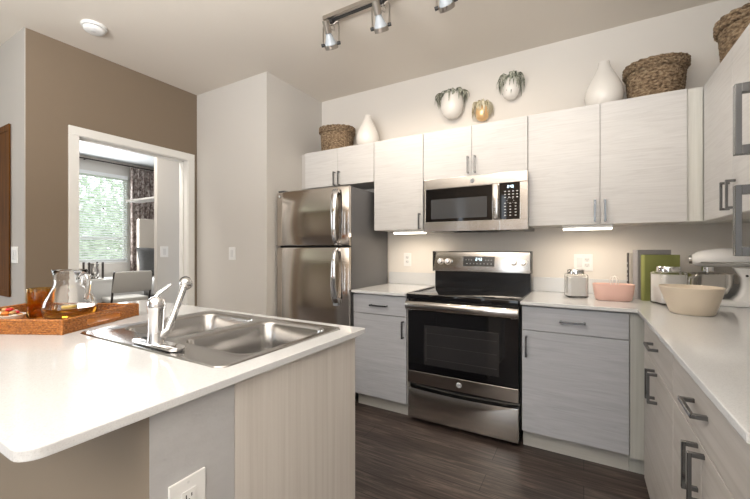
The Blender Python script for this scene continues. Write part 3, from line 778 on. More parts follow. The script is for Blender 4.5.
# ------------------------------------------------------------------ things on the back counter
ZK = .9145
def canister(label, x, y, rz, w, h):
    t = thing('storage_jar', label, 'jar', (x, y, ZK), rz, 'square glass storage jars')
    hw = w / 2
    bm = newbm()
    tt = bmesh.new(); prev = None; loops = []
    for (ins, z, r) in ((.008, 0, .02), (0, .006, .022), (0, h - .014, .022), (.003, h - .005, .024), (.010, h, .026)):
        loops.append((rrect(-hw + ins, hw - ins, -hw + ins, hw - ins, r), z))
    for (ins, z, r) in ((.014, h, .025), (.007, h - .006, .022), (.004, h - .016, .02), (.004, .012, .02), (.011, .007, .018)):
        loops.append((rrect(-hw + ins, hw - ins, -hw + ins, hw - ins, r), z))
    vs = [[tt.verts.new((px, py, z)) for px, py in lp] for lp, z in loops]
    for A, B in zip(vs, vs[1:]):
        for i in range(len(A)): j = (i + 1) % len(A); tt.faces.new((A[i], A[j], B[j], B[i]))
    tt.faces.new(vs[0][::-1]); tt.faces.new(vs[-1]); bmesh.ops.recalc_face_normals(tt, faces=tt.faces[:])
    add(bm, tt); obj('body', bm, M['glass'], t, 40, local=True)
    bm = newbm(); prism(bm, rrect(-hw + .0055, hw - .0055, -hw + .0055, hw - .0055, .018),   .0125, h - .02, bev=.004); obj('flour', bm, M['flour'], t, 40, local=True)
    bm = newbm(); rl = hw - .011
    lathe(bm, [(0, h + .001), (rl, h + .001), (rl, h + .004), (rl, h + .024), (rl - .003, h + .028), (0, h + .028)], 32, rad=lambda th, z: 1 + .006 * math.cos(24 * th)); obj('lid', bm, M['chrome'], t, 40, local=True)
canister('square glass jar of flour with silver lid, alone near the range', -.045, 2.735, R(14), .125, .155)
canister('square glass jar of flour with silver lid, in front of green book', .42, 2.635, R(20), .135, .19)

def bowl(prof, n=48, rad=None):
    bm = newbm(); lathe(bm, prof, n, rad=rad); return bm
def oval(th, z): c, s = abs(math.cos(th)), abs(math.sin(th)); return (c ** 3.2 + (s / .62) ** 3.2) ** (-1 / 3.2)
single('mixing_bowl', bowl([(0, 0), (.088, 0), (.096, .006), (.104, .05), (.110, .098), (.108, .101), (.105, .098), (.099, .05), (.090, .012), (0, .009)], rad=oval), M['pinkcer'],
       'small pink oval bowl holding a whisk on the back counter', 'bowl', (.158, 2.685, ZK), R(6), smooth=50)
t = thing('whisk', 'small wire whisk standing in the pink bowl', 'whisk', (.165, 2.69, ZK + .0125), R(20))
bm = newbm()
for k in range(4):
    a = PI * k / 4; c_, s_ = math.cos(a), math.sin(a)
    tube(bm, [(c_ * r, s_ * r, z) for r, z in ((.004, .05), (.018, .075), (.027, .105), (.022, .128), (0, .137), (-.022, .128), (-.027, .105), (-.018, .075), (-.004, .05))], .0022, 6)
obj('wires', bm, M['ceramic'], t, 60, local=True)
bm = newbm(); tube(bm, [(0, 0, 0), (0, 0, .03), (0, 0, .055)], [.008, .009, .006], 12); obj('handle', bm, M['ceramic'], t, 40, local=True)

def spoutlip(th, z): return 1 + (.12 * max(0, math.cos(th - R(150))) ** 8) * max(0, z / .13)
single('mixing_bowl', bowl([(0, 0), (.080, 0), (.087, .005), (.103, .06), (.119, .122), (.121, .130), (.118, .133), (.114, .130), (.097, .062), (.082, .013), (0, .010)], rad=spoutlip), M['creamcer'],
       'large round cream bowl with a pouring lip in front of the mixer', 'bowl', (.462, 2.325, ZK), 0, smooth=50)

def book(label, x, y, rz, w, h, th, spine, cover, extra=False):
    """spine at local x=0 facing -x, cover facing -y"""
    t = thing('cookbook', label, 'book', (x, y, ZK), rz, 'cookbooks standing against the wall')
    bm = newbm()
    box(bm, .002, w, 0, .004, 0, h, .001); box(bm, .002, w, th - .004, th, 0, h, .001); obj('cover', bm, cover, t, local=True)
    bm = newbm(); prism(bm, [(.004, 0), (-.002, .003), (-.004, th / 2), (-.002, th - .003), (.004, th)], 0, h); obj('spine', bm, spine, t, 60, local=True)
    bm = newbm(); box(bm, .005, w - .005, .0045, th - .0045, .004, h - .004); obj('pages', bm, M['paper'], t, local=True)
    if extra:
        bm = newbm()
        for z in (.06, .085, .11, .125, .15, .18, .19, .22): box(bm, -.0048, -.0038, th * .25, th * .75, z, z + .008)
        obj('spine_lettering', bm, M['print'], t, local=True)
book('thin cookbook with dark spine and cream cover, leftmost of the books',   .255, 2.862, R(25), .13, .292, .024, M['bookdark'], M['bookcream'], True)
book('tall grey cookbook behind the green book',   .292, 2.80, R(25), .20, .312, .046, M['greybook'], M['greybook'])
book('green cookbook standing behind the square flour jar',   .322, 2.748, R(25), .205, .282, .034, M['green'], M['green'])

# stand mixer: local +x is the bowl end pointing to world -x
t = thing('stand_mixer', 'white stand mixer with steel bowl in the counter corner', 'stand mixer', (.727, 2.775, ZK), R(174))
bm = newbm(); prism(bm, rrect(-.115, .20, -.075, .075, [.07, .05, .05, .07]), 0, .032, bev=.008); obj('base', bm, M['mixer'], t, 40, local=True)
bm = newbm()
tt = bmesh.new(); rows = []
for z, x0, x1, hw in ((.028, -.11, .01, .062), (.06, -.10, -.015, .05), (.11, -.088, -.028, .043), (.16, -.085, -.028, .042), (.20, -.092, -.005, .048), (.212, -.095, .0, .05)):
    rows.append([tt.verts.new((px, py, z)) for px, py in rrect(x0, x1, -hw, hw, .024)])
for A, B in zip(rows, rows[1:]):
    for i in range(len(A)): j = (i + 1) % len(A); tt.faces.new((A[i], A[j], B[j], B[i]))
tt.faces.new(rows[0][::-1]); tt.faces.new(rows[-1]); bmesh.ops.recalc_face_normals(tt, faces=tt.faces[:]); add(bm, tt)
cl_ = obj('column', bm, M['mixer'], t, 50, local=True)
bm = newbm(); cyl(bm, (-.05, -.05, .17), (-.05, -.035, .17), .006, 12); cyl(bm, (-.05, .05, .17), (-.05, .035, .17), .006, 12); obj('lock_knob', bm, M['slot'], cl_, 40, local=True)
bm = newbm()
tt = bmesh.new(); rows = []
for x, r, zc, sq in ((-.128, .012, .262, 1), (-.122, .035, .262, 1), (-.095, .052, .264, 1), (-.02, .058, .266, 1), (.06, .058, .264, 1), (.12, .052, .259, 1), (.155, .044, .256, 1), (.172, .03, .254, 1), (.178, .012, .254, 1)):
    ring = []
    for k in range(28):
        a = 2 * PI * k / 28; yy = math.cos(a) * r; zz = math.sin(a) * r
        if zz < 0: zz *= .85
        ring.append(tt.verts.new((x, yy, zc + zz)))
    rows.append(ring)
for A, B in zip(rows, rows[1:]):
    for i in range(28): j = (i + 1) % 28; tt.faces.new((A[i], A[j], B[j], B[i]))
tt.faces.new(rows[0][::-1]); tt.faces.new(rows[-1]); bmesh.ops.recalc_face_normals(tt, faces=tt.faces[:]); add(bm, tt)
hd = obj('motor_head', bm, M['mixer'], t, 60, local=True)
bm = newbm(); box(bm, -.115, .14, -.0605, .0605, .236, .246, .004); obj('trim_band', bm, M['chrome'], hd, local=True)
bm = newbm(); cyl(bm, (.17, 0, .254), (.188, 0, .254), .026, 24); obj('hub_cap', bm, M['chrome'], hd, 40, local=True)
bm = newbm(); cyl(bm, (.165, -.038, .262), (.165, -.058, .262), .008, 12); obj('hub_knob', bm, M['slot'], hd, 40, local=True)
bm = newbm(); cyl(bm, (.105, 0, .19), (.105, 0, .215), .03, 24); cyl(bm, (.105, 0, .10), (.105, 0, .192), .008, 12); obj('beater_shaft', bm, M['chrome'], hd, 40, local=True)
bm = newbm(); lathe(bm, [(0, .034), (.048, .034), (.05, .04), (.085, .065), (.108, .11), (.112, .172), (.116, .175), (.113, .177), (.109, .172), (.104, .112), (.081, .069), (.047, .046), (0, .044)], 40, (.105, 0, 0)); bw = obj('bowl', bm, mk('polished_bowl_steel', (.74, .71, .67), .2, 1), t, 60, local=True)
bm = newbm(); tube(bm, [(.105 + .06, .09, .16), (.105 + .09, .12, .155), (.105 + .095, .125, .12), (.105 + .085, .105, .09), (.105 + .055, .075, .085)], .006, 10); obj('bowl_handle', bm, M['chrome'], bw, 60, local=True)

# ------------------------------------------------------------------ on top of the cabinets
ZT = UT + .001
def basket(label, x, y, r0, r1, h, lidh, loc_z=ZT, rz=0, tilt_=(0, 0)):
    t = thing('seagrass_basket', label, 'basket', (x, y, loc_z), rz, 'seagrass baskets on the cabinets')
    bm = newbm(); n = int(h / .017)
    tt = bmesh.new(); NS = 96; rows = []
    for k in range(n * 4 + 1):
        z = h * k / (n * 4); r = r0 + (r1 - r0) * k / (n * 4); row_ = min(n - 1, k // 4)
        ring = []
        for q in range(NS):
            th = 2 * PI * q / NS
            rr = r - .007 + .007 * abs(math.sin(PI * k / 4)) ** .7 * (.35 + .65 * abs(math.sin(th * 12 + (row_ % 2) * PI / 2)))
            ring.append(tt.verts.new((rr * math.cos(th), rr * math.sin(th), z)))
        rows.append(ring)
    for A, B in zip(rows, rows[1:]):
        for q in range(NS): tt.faces.new((A[q], A[(q + 1) % NS], B[(q + 1) % NS], B[q]))
    tt.faces.new(rows[0][::-1]); add(bm, tt)
    lathe(bm, [(r1 - .0095, h), (r1 - .016, h), (r0 - .016, .01), (0, .01)], 48)
    obj('basket_body', bm, M['seagrass'], t, 60, local=True)
    # plaited rim and slightly domed lid
    bm = newbm(); R1 = r1 + .002; nn = 160
    for (dz, ph) in ((0, 0), (.017, PI), (.034, 0)):
        if dz > lidh - .01: continue
        tube(bm, [((R1 + .003 * math.sin(40 * a + ph)) * math.cos(a), (R1 + .003 * math.sin(40 * a + ph)) * math.sin(a), h + .004 + dz + .003 * math.sin(20 * a + ph) + .006 * math.sin(2 * a + 1)) for a in [2 * PI * q / nn for q in range(nn + 1)]], .0105, 8, cap=False)
    lathe(bm, [(0, h + .002), (R1 - .004, h + .002), (R1 - .004, h + lidh - .006), (R1 * .6, h + lidh), (0, h + lidh + .003)], 64, rad=lambda th, z: 1)
    obj('lid', bm, M['seagrass'], t, 60, local=True)
    return t
basket('small lidded seagrass basket above the refrigerator beside a white vase', -2.045, 2.82, .152, .160, .185, .05)
basket('large flared seagrass basket beside white vase on the corner cabinets', .385, 2.825, .142, .155, .185, .052)
basket('seagrass basket on the right-wall cabinet, cut by the frame edge', .748, 2.475, .14, .155, .19, .055)

def vase(label, x, y, s):
    bm = newbm(); p = [(0, 0), (.05, 0), (.075, .008), (.099, .045), (.106, .085), (.100, .13), (.080, .18), (.056, .225), (.038, .262), (.031, .285), (.0305, .300), (.026, .302), (.024, .29), (.028, .27), (.05, .21), (.09, .12), (.09, .06), (.05, .012), (0, .012)]
    lathe(bm, [(r * s, z * s) for r, z in p], 48)
    return single('ceramic_vase', bm, M['ceramic'], label, 'vase', (x, y, ZT), 0, 'white teardrop vases on the cabinets', 60)
vase('white teardrop vase beside the small lidded basket above refrigerator', -1.70, 2.81, 1.0)
vase('white teardrop vase left of the large flared basket', .115, 2.81, 1.05)

# wall planters with air plants
def planter(label, x, z, r, h, pot, leafm, nl, L, seed):
    rnd = random.Random(seed)
    t = thing('wall_planter', label, 'planter', (x, YW - .001, z), 0, 'round air plant holders on the wall')
    yc = -r * .8
    bm = newbm()
    prof = [(0, -h / 2), (r * .45, -h / 2 * .95), (r * .78, -h / 2 * .72), (r * .97, -h / 2 * .3), (r, 0), (r * .93, h / 2 * .45), (r * .78, h / 2 * .72), (r * .74, h / 2 * .75), (r * .72, h / 2 * .66), (r * .9, 0), (r * .6, -h / 2 * .7), (0, -h / 2 * .8)]
    lathe(bm, prof, 40, (0, yc, 0)); box(bm, -.02, .02, yc * .35, 0, -.02, .02)
    obj('pot', bm, M[pot], t, 60, local=True)
    bm = newbm(); z0 = h / 2 * .62
    for k in range(nl):
        a = 2 * PI * k / nl + rnd.uniform(-.25, .25); l = L * rnd.uniform(.7, 1.1); curl = rnd.uniform(.8, 1.35)
        d = Vector((math.cos(a), math.sin(a) * .75, 0))
        pts = []; rs = []
        rise = rnd.uniform(.12, .5) * L; reach = r * rnd.uniform(.7, 1.3); drop = L * rnd.uniform(.7, 1.9)
        sw = Vector((-d.y, d.x, 0)) * rnd.uniform(-.3, .3) * r
        for i in range(12):
            u = i / 11
            p = Vector((0, yc, z0)) + d * (r * .3 + reach * math.sin(min(1, u * 1.25) * PI / 2)) + sw * u * u + Vector((0, 0, rise * math.sin(min(1, u * 1.7) * PI * .62) - drop * max(0, u - .3) ** 1.5))
            p.y = min(p.y, -.008)
            pts.append(p); rs.append(max(.0016, .0105 * (1 - u) ** .5))
        tube(bm, pts, rs, 6, flat=.4)
    obj('air_plant', bm, M[leafm], t, 60, local=True)
planter('largest white wall planter with dark drooping air plant, lowest left', -.945, 2.425, .094, .225, 'ceramic', 'airleaf', 64, .10, 3)
planter('gold wall planter with pale spidery air plant, between the white ones', -.705, 2.325, .055, .13, 'gold', 'airleafy', 56, .12, 8)
planter('small white wall planter with drooping grey-green air plant, highest right', -.487, 2.47, .066, .175, 'ceramic', 'airleaf', 64, .13, 5)

# ------------------------------------------------------------------ ceiling fixtures
t = thing('smoke_detector', 'round white smoke detector on the ceiling near taupe wall', 'smoke detector', (-2.91, 1.185, ZC))
bm = newbm(); lathe(bm, [(0, 0), (.073, 0), (.074, -.008), (.070, -.018), (.0, -.018)], 40); bs = obj('base', bm, M['white'], t, 40, local=True)
bm = newbm(); lathe(bm, [(.058, -.0185), (.058, -.021), (0, -.021)], 40); obj('vent_gap', bm, M['slot'], t, 40, local=True)
bm = newbm(); lathe(bm, [(0, -.0215), (.062, -.0215), (.062, -.03), (.052, -.042), (.035, -.046), (0, -.047)], 40); cv = obj('cover', bm, M['white'], t, 40, local=True)
bm = newbm(); lathe(bm, [(0, -.046), (.014, -.0475), (.014, -.05), (0, -.051)], 24, (.015, -.01, 0)); obj('test_button', bm, M['switchgrey'], cv, 40, local=True)

TYK = 1.915
t = thing('track_light', 'brushed nickel ceiling track light with swivelling spot heads', 'track light', (-.9, TYK, ZC))
bm = newbm(); box(bm, -1.485, -.28, TYK - .033, TYK + .033, ZC - .028, ZC - .0005, .003); tk = obj('track', bm, M['nickelw'], t)
bm = newbm(); box(bm, -1.483, -.282, TYK - .012, TYK + .012, ZC - .032, ZC - .0282); obj('track_slot', bm, M['slot'], tk)
def spot_head(x, dirv, yaw):
    z0 = ZC - .032
    c = Vector((x, TYK, z0))
    pv = Vector((x, TYK, ZC - .185))                 # pivot of the ring
    d = Vector(dirv).normalized()
    side = Vector((math.cos(yaw), math.sin(yaw), 0)); side = (side - d * side.dot(d)).normalized()
    bm = newbm(); box(bm, x - .02, x + .02, TYK - .016, TYK + .016, z0 - .022, z0, .002); hb = obj('lamp_head', bm, M['slot'], t)
    hw = .054
    bm = newbm()
    A = pv - side * hw; B = pv + side * hw; up = Vector((0, 0, 1))
    tube(bm, [A, A + up * .11, A.lerp(c, .12) + up * .128, c + Vector((0, 0, -.022)) - side * .02, c + Vector((0, 0, -.022)) + side * .02, B.lerp(c, .12) + up * .128, B + up * .11, B], .0052, 10)
    top = pv - d * .135
    cyl(bm, top, pv - d * .065, .0235, 28)
    tube(bm, [c + Vector((.0, 0, -.02)), c + Vector((.03, .0, -.045)), c + Vector((.028, 0, -.075)), top.lerp(pv, .25)], .003, 8)
    obj('socket_and_yoke', bm, M['nickelw'], hb, 50)
    q = Vector((0, 0, 1)).rotation_difference(d).to_matrix().to_4x4()
    bm = newbm(); lathe(bm, [(.017, -.066), (.019, -.055), (.028, -.03), (.038, -.008), (.0405, .008), (.0405, .014)], 32, mat=Matrix.Translation(pv) @ q); obj('bulb', bm, M['bulb'], hb, 60)
    bm = newbm(); lathe(bm, [(0, .017), (.03, .016), (.0404, .0142)], 32, mat=Matrix.Translation(pv) @ q); obj('bulb_face', bm, M['bulbface'], hb, 60)
    bm = newbm(); lathe(bm, [(.041, .0), (.0445, .0), (.0445, .026), (.041, .026)], 36, closed=True, mat=Matrix.Translation(pv) @ q); obj('ring', bm, M['nickelw'], hb, 50)
    for s in (-1, 1):
        bm = newbm(); cyl(bm, pv + side * s * .044, pv + side * s * .064, .0105, 14); obj('pivot_knob', bm, M['slot'], hb, 40)
    l = bpy.data.lights.new('track_spot', 'SPOT'); l.energy = LAMP; l.color = (1, .85, .68); l.spot_size = R(105); l.spot_blend = .8; l.shadow_soft_size = .035
    lo = bpy.data.objects.new('track_spot', l); col.objects.link(lo); lo.location = pv + d * .03
    lo.rotation_euler = d.to_track_quat('-Z', 'Y').to_euler()
spot_head(-1.44, (-.22, .85, -1), R(20))
spot_head(-1.065, (-.12, .85, -1), R(25))
spot_head(-.655, (.05, .95, -.8), R(20))
spot_head(-.30, (.45, .35, -1), R(20))  # head outside the view, added to brighten the right counter

# ------------------------------------------------------------------ outlets and switches
def plate(name, label, cat, loc, rotz, gang, kind, w=None, h=.118):
    """plate in local xz, facing -y"""
    w = w or (.072 if gang == 1 else .118)
    t = thing(name, label, cat, loc, rotz)
    bm = newbm(); box(bm, -w / 2, w / 2, -.006, 0, -h / 2, h / 2, .002); p = obj('cover_plate', bm, M['white'], t, local=True)
    for g in range(gang):
        x = (g - (gang - 1) / 2) * .046
        if kind == 'outlet' or (kind == 'mixed' and g == 1):
            for s in (-1, 1):
                bm = newbm(); prism(bm, rrect(x - .0165, x + .0165, s * .0195 - .014, s * .0195 + .014, .006), -.0078, -.006, axis='y'); sk_ = obj('socket', bm, M['switchgrey'], t, local=True)
                bm = newbm()
                for dx, hh in ((-.0065, .009), (.0065, .007)): box(bm, x + dx - .0012, x + dx + .0012, -.0083, -.0077, s * .0195 - hh / 2 + .002, s * .0195 + hh / 2 + .002)
                cyl(bm, (x, -.0077, s * .0195 - .008), (x, -.0083, s * .0195 - .008), .0024, 10)
                obj('slots', bm, M['slot'], sk_, local=True)
        elif kind == 'gfci':
            bm = newbm(); box(bm, x - .017, x + .017, -.0085, -.006, -.034, .034, .001); sk_ = obj('socket', bm, M['white'], t, local=True)
            bm = newbm()
            for s in (-1, 1):
                for dx, hh in ((-.0065, .009), (.0065, .007)): box(bm, x + dx - .0013, x + dx + .0013, -.0089, -.0084, s * .021 - hh / 2, s * .021 + hh / 2)
                cyl(bm, (x, -.0084, s * .021 - .009), (x, -.0089, s * .021 - .009), .0024, 10)
            obj('slots', bm, M['slot'], sk_, local=True)
        else:
            bm = newbm(); box(bm, x - .017, x + .017, -.0095, -.006, -.034, .034, .0015); obj('rocker', bm, M['switchgrey'], t, local=True)
    bm = newbm()
    for s in (-1, 1): cyl(bm, (0, -.0058, s * h * .41), (0, -.0068, s * h * .41), .003, 10)
    obj('screws', bm, M['switchgrey'], t, local=True)
plate('wall_outlet', 'white duplex outlet on back wall left of the range', 'outlet', (-1.385, YW - .0005, 1.135), 0, 1, 'outlet')
plate('wall_outlet', 'white double outlet on back wall above the flour jar', 'outlet', (-.003, YW - .0005, 1.135), 0, 2, 'mixed')
plate('island_outlet', 'white outlet on the painted end of the island at bottom of frame', 'outlet', (-.7848, .5, .652), R(90), 1, 'gfci', .088, .125)
plate('light_switch', 'white rocker light switch on the grey wall beside the refrigerator', 'light switch', (-2.81, YG - .0005, 1.19), 0, 1, 'switch', .09)
plate('light_switch', 'white light switch beside the dark wood panel at far left', 'light switch', (-3.503, YE - .0085, 1.19), 0, 2, 'switch')
plate('light_switch', 'white light switch on the hallway wall seen through the doorway', 'light switch', (-3.9995, 2.285, 1.2), R(90), 1, 'switch', .088)

# dark wood wall panel at far left
t = thing('wall_panel', 'dark walnut wood panel hung on the grey wall at far left', 'wall panel', (-4.1, YE - .02, .886))
bm = newbm(); box(bm, -4.45, -3.59, YE - .016, YE - .0085, .886, 2.135, .001); obj('board', bm, M['walnut'], t)
bm = newbm(); prism(bm, rrect(-4.45, -3.584, .884, 2.137, .002, 1), YE - .021, YE - .0165, [rrect(-4.41, -3.612, .93, 2.09, .002, 1)], axis='y', bev=.001)
obj('frame', bm, M['walnut'], t)

# ------------------------------------------------------------------ bedroom seen through the doorway
t = thing('window_blind', 'white horizontal slat blind hung over the bedroom window', 'blind', (WX + .05, 2.72, 1.0))
bm = newbm(); box(bm, WX + .005, WX + .06, W1[0] - .01, W1[1], 2.46, 2.52, .004); obj('headrail', bm, M['blind'], t)
bm = newbm(); k = 0; z = 2.44
while z > 1.03:
    box(bm, -.022, .022, -(W1[1] - W1[0]) / 2, (W1[1] - W1[0]) / 2, -.0012, .0012, mat=Matrix.Translation((WX + .03, (W1[0] + W1[1]) / 2, z)) @ Matrix.Rotation(R(36), 4, 'Y')); z -= .042
obj('slats', bm, M['blind'], t)
bm = newbm(); box(bm, WX + .012, WX + .05, W1[0], W1[1], 1.005, 1.022, .003); obj('bottom_rail', bm, M['blind'], t)
bm = newbm()
for y in (2.3, 2.72, 3.14): cyl(bm, (WX + .0545, y, 1.01), (WX + .0545, y, 2.47), .0015, 6)
obj('cords', bm, M['blind'], t)

bm = newbm(); tt = bmesh.new(); n = 64; y0, y1 = 3.40, 4.35
fr = [(WX + .10 + .03 * math.sin(i * .98) + .008 * math.sin(i * 2.3), y0 + (y1 - y0) * i / n) for i in range(n + 1)]
va = [[tt.verts.new((x + dx, y, z)) for (x, y) in fr] for z, dx in ((.04, 0), (2.68, 0))]
vb = [[tt.verts.new((x + .006, y, z)) for (x, y) in fr] for z in (.04, 2.68)]
for (A, B) in ((va[0], va[1]), (vb[1], vb[0]), (va[1], vb[1]), (vb[0], va[0])):
    for i in range(n): tt.faces.new((A[i], A[i + 1], B[i + 1], B[i]))
for i in (0, n): tt.faces.new((va[0][i], va[1][i], vb[1][i], vb[0][i]))
bmesh.ops.recalc_face_normals(tt, faces=tt.faces[:]); add(bm, tt)
o = obj('curtain', bm, M['curtain'], None, 60); tag(o, 'brown and grey patterned curtain beside the bedroom window', 'curtain')
t = thing('curtain_rod', 'thin dark curtain rod high above the bedroom window', 'curtain rod', (WX + .1, 3.2, 2.7))
bm = newbm(); cyl(bm, (WX + .1, 1.6, 2.70), (WX + .1, 4.4, 2.70), .011, 12); obj('rod', bm, M['darkmetal'], t, 40)
for y in (1.9, 2.75, 4.36):
    bm = newbm(); cyl(bm, (WX, y, 2.70), (WX + .1, y, 2.70), .008, 10); obj('bracket', bm, M['darkmetal'], t, 40)

bm = newbm(); box(bm, -4.72, -4.0605, 2.24, 2.40, 1.79, 1.812, .003)
o = obj('wall_shelf', bm, M['white'], None); tag(o, 'white floating shelf in the bedroom in front of the curtain', 'shelf')

# bed
t = thing('bed', 'bed with tall cream upholstered headboard beside the patterned curtain', 'bed', (-6.0, 4.2, 0))
bm = newbm(); box(bm, -6.93, -6.84, 3.465, 5.06, .25, 1.77, .02); obj('headboard', bm, M['headb'], t, 40)
bm = newbm(); box(bm, -6.838, -4.85, 3.47, 5.05, .12, .42, .02); obj('bed_base', bm, M['bedding'], t)
bm = newbm(); box(bm, -6.83, -4.87, 3.46, 5.06, .425, .735, .05, 3); obj('mattress', bm, M['sheet'], t, 40)
bm = newbm(); box(bm, -6.2, -4.84, 3.42, 5.10, .30, .765, .06, 3); obj('blanket', bm, M['bedding'], t, 40)
for x in (-6.7, -5.0):
    for y in (3.7, 5.1):
        bm = newbm(); box(bm, x - .03, x + .03, y - .03, y + .03, 0, .12); obj('leg', bm, M['darkmetal'], t)
def pillow(label, mat, loc, w, h, th, rot):
    tt = bmesh.new(); n = 14; top = []; bot = []
    for i in range(n + 1):
        for j in range(n + 1):
            u, v = 2 * i / n - 1, 2 * j / n - 1
            k = max(0, (1 - u ** 4) * (1 - v ** 4)) ** .5
            px, pz = u * w / 2 * (1 - .07 * (1 - v * v) * 0 - .06 * (1 - abs(v)) * abs(u)), v * h / 2 * (1 - .06 * (1 - abs(u)) * abs(v))
            top.append(tt.verts.new((px, -th / 2 * k - .001, pz))); bot.append(tt.verts.new((px, th / 2 * k + .001, pz)))
    def ix(i, j): return i * (n + 1) + j
    for i in range(n):
        for j in range(n):
            tt.faces.new((top[ix(i, j)], top[ix(i + 1, j)], top[ix(i + 1, j + 1)], top[ix(i, j + 1)])); tt.faces.new((bot[ix(i, j)], bot[ix(i, j + 1)], bot[ix(i + 1, j + 1)], bot[ix(i + 1, j)]))
    rim = [ix(i, 0) for i in range(n)] + [ix(n, j) for j in range(n)] + [ix(i, n) for i in range(n, 0, -1)] + [ix(0, j) for j in range(n, 0, -1)]
    for a, b in zip(rim, rim[1:] + rim[:1]): tt.faces.new((top[a], bot[a], bot[b], top[b]))
    bmesh.ops.recalc_face_normals(tt, faces=tt.faces[:])
    bm = newbm(); add(bm, tt, Matrix.Translation((0, 0, h / 2)))
    o = obj('pillow', bm, mat, None, 60); o.location = loc; o.rotation_euler = rot
    return tag(o, label, 'pillow')
pillow('plain dark grey pillow leaning on the cream headboard', M['greyfab'], (-6.69, 3.68, .738), .56, .53, .15, (R(-12), 0, R(90)))
pillow('grey and white patterned pillow in front of the plain grey one', M['patfab'], (-6.47, 3.96, .738), .42, .42, .13, (R(-14), 0, R(90)))

# desk
t = thing('desk', 'white writing desk under the bedroom window', 'desk', (-6.75, 2.6, 0))
bm = newbm(); box(bm, -7.02, -6.45, 1.75, 3.38, .725, .757, .003); obj('desk_top', bm, M['desk'], t)
bm = newbm(); box(bm, -7.0, -6.48, 1.77, 1.80, 0, .725); obj('side_panel', bm, M['desk'], t)
bm = newbm(); box(bm, -7.0, -6.48, 3.33, 3.36, 0, .725); obj('side_panel', bm, M['desk'], t)
bm = newbm(); box(bm, -6.5, -6.482, 1.80, 3.33, .38, .725); obj('modesty_panel', bm, M['desk'], t)
# chair: local +y is where it faces (towards the desk)
t = thing('desk_chair', 'beige upholstered chair with dark metal frame pulled up to white desk', 'chair', (-6.10, 2.90, 0), R(82))
bm = newbm(); box(bm, -.25, .25, -.20, .27, .42, .50, .025, 3); obj('seat', bm, M['fabric'], t, 40, local=True)
bm = newbm(); box(bm, -.26, .26, -.025, .025, -.16, .16, .022, 3, mat=Matrix.Translation((0, -.285, .745)) @ Matrix.Rotation(R(14), 4, 'X')); obj('backrest', bm, M['fabric'], t, 40, local=True)
for s in (-1, 1):
    bm = newbm(); tube(bm, [(s * .245, -.335, .90), (s * .245, -.25, .58), (s * .245, -.19, .40), (s * .245, -.24, 0)], .014, 8); obj('leg', bm, M['darkmetal'], t, 50, local=True)
    bm = newbm(); tube(bm, [(s * .235, .22, .42), (s * .245, .25, 0)], .013, 8); obj('leg', bm, M['darkmetal'], t, 50, local=True)
bm = newbm(); tube(bm, [(-.245, -.19, .41), (.245, -.19, .41), (.24, .23, .41), (-.24, .23, .41), (-.245, -.19, .41)], .011, 8); obj('seat_frame', bm, M['darkmetal'], t, 50, local=True)
# on the desk
t = thing('candle_holder', 'silver mercury-glass candle holder on the white desk', 'candle holder', (-6.56, 2.66, .7575))
bm = newbm(); box(bm, -.1, .1, -.1, .1, 0, .02, .004); obj('base', bm, M['mercury'], t, local=True)
for s in (-1, 1):
    for q in (-1, 1):
        bm = newbm(); box(bm, s * .09 - .012, s * .09 + .012, q * .09 - .012, q * .09 + .012, .02, .27, .003); obj('post', bm, M['darkmetal'], t, local=True)
bm = newbm(); lathe(bm, [(0, .0205), (.03, .0205), (.068, .06), (.078, .11), (.068, .16), (.06, .19), (.075, .25), (.072, .25), (.056, .19), (.063, .16), (.072, .11), (.06, .06), (0, .03)], 32); obj('globe', bm, M['mercury'], t, 60, local=True)
t = thing('potted_plant', 'pale ceramic vase with dark leafy stems at left of the desk', 'plant', (-6.80, 2.50, .7575))
bm = newbm(); lathe(bm, [(0, 0), (.05, 0), (.075, .04), (.085, .14), (.075, .24), (.045, .32), (.05, .36), (.045, .36), (.04, .32), (.068, .24), (.07, .05), (0, .02)], 28); obj('vase', bm, M['headb'], t, 60, local=True)
bm = newbm(); rnd = random.Random(2)
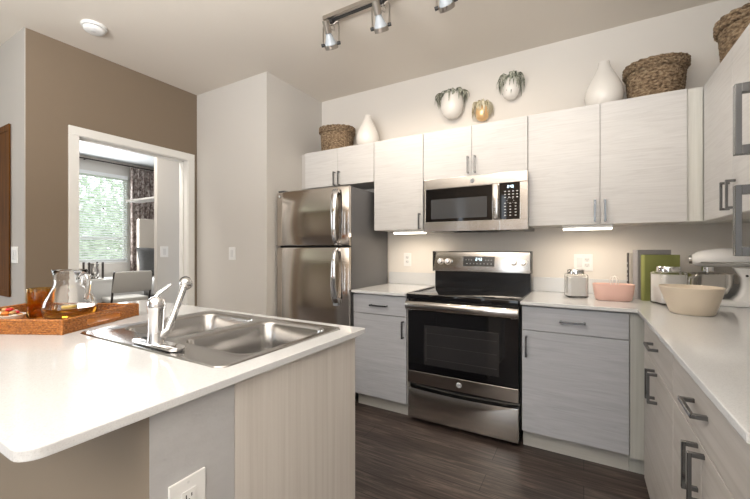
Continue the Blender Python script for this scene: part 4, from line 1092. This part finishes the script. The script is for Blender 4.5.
for k in range(34):
    a = rnd.uniform(0, 2 * PI); p = Vector((.10 * math.cos(a) * rnd.uniform(.6, 1.1), .10 * math.sin(a) * rnd.uniform(.6, 1.1), rnd.uniform(.0, .13)))
    d = Vector((math.cos(a), math.sin(a), rnd.uniform(-.2, .9))).normalized() * .06
    tube(bm, [p, p + d * .5, p + d], [.003, .014, .002], 6, flat=.2)
obj('foliage', bm, M['airleaf'], t, 60, local=True)

# trees beyond the bedroom window
def tree(label, x, y, h, r, seed):
    rnd = random.Random(seed)
    t = thing('garden_tree', label, 'tree', (x, y, -3.0), 0, 'trees outside the bedroom window')
    bm = newbm(); tube(bm, [(0, 0, 0), (.1, .05, h * .4), (.05, -.1, h * .8)], [.18, .13, .05], 10)
    for k in range(6):
        a = k * 1.05; tube(bm, [(.08, 0, h * (.35 + .06 * k)), (r * .45 * math.cos(a), r * .45 * math.sin(a), h * (.5 + .06 * k)), (r * .8 * math.cos(a), r * .8 * math.sin(a), h * (.58 + .06 * k))], [.07, .04, .015], 6)
    obj('trunk', bm, M['bark'], t, 60, local=True)
    tt = bmesh.new()
    for k in range(2600):
        u = Vector((rnd.gauss(0, 1), rnd.gauss(0, 1), rnd.gauss(0, 1))).normalized() * (rnd.random() ** .45)
        lump = 1 + .25 * math.sin(u.x * 6 + seed) * math.cos(u.y * 5)
        p = Vector((u.x * r * lump, u.y * r * lump, h * .72 + u.z * h * .36 * lump))
        d1 = Vector((rnd.gauss(0, 1), rnd.gauss(0, 1), rnd.gauss(0, 1))).normalized(); d2 = d1.orthogonal().normalized(); s = rnd.uniform(.07, .14)
        vs = [tt.verts.new(p + d1 * s), tt.verts.new(p + d2 * s * .5), tt.verts.new(p - d1 * s), tt.verts.new(p - d2 * s * .5)]
        tt.faces.new(vs)
    bm = newbm(); add(bm, tt); obj('crown', bm, M['leaf'], t, local=True)
tree('bushy green tree outside seen through left part of the blind', -11.5, 4.2, 5.6, 1.5, 1)
tree('light green tree outside seen through right part of the blind', -13.5, 6.6, 6.4, 1.9, 4)
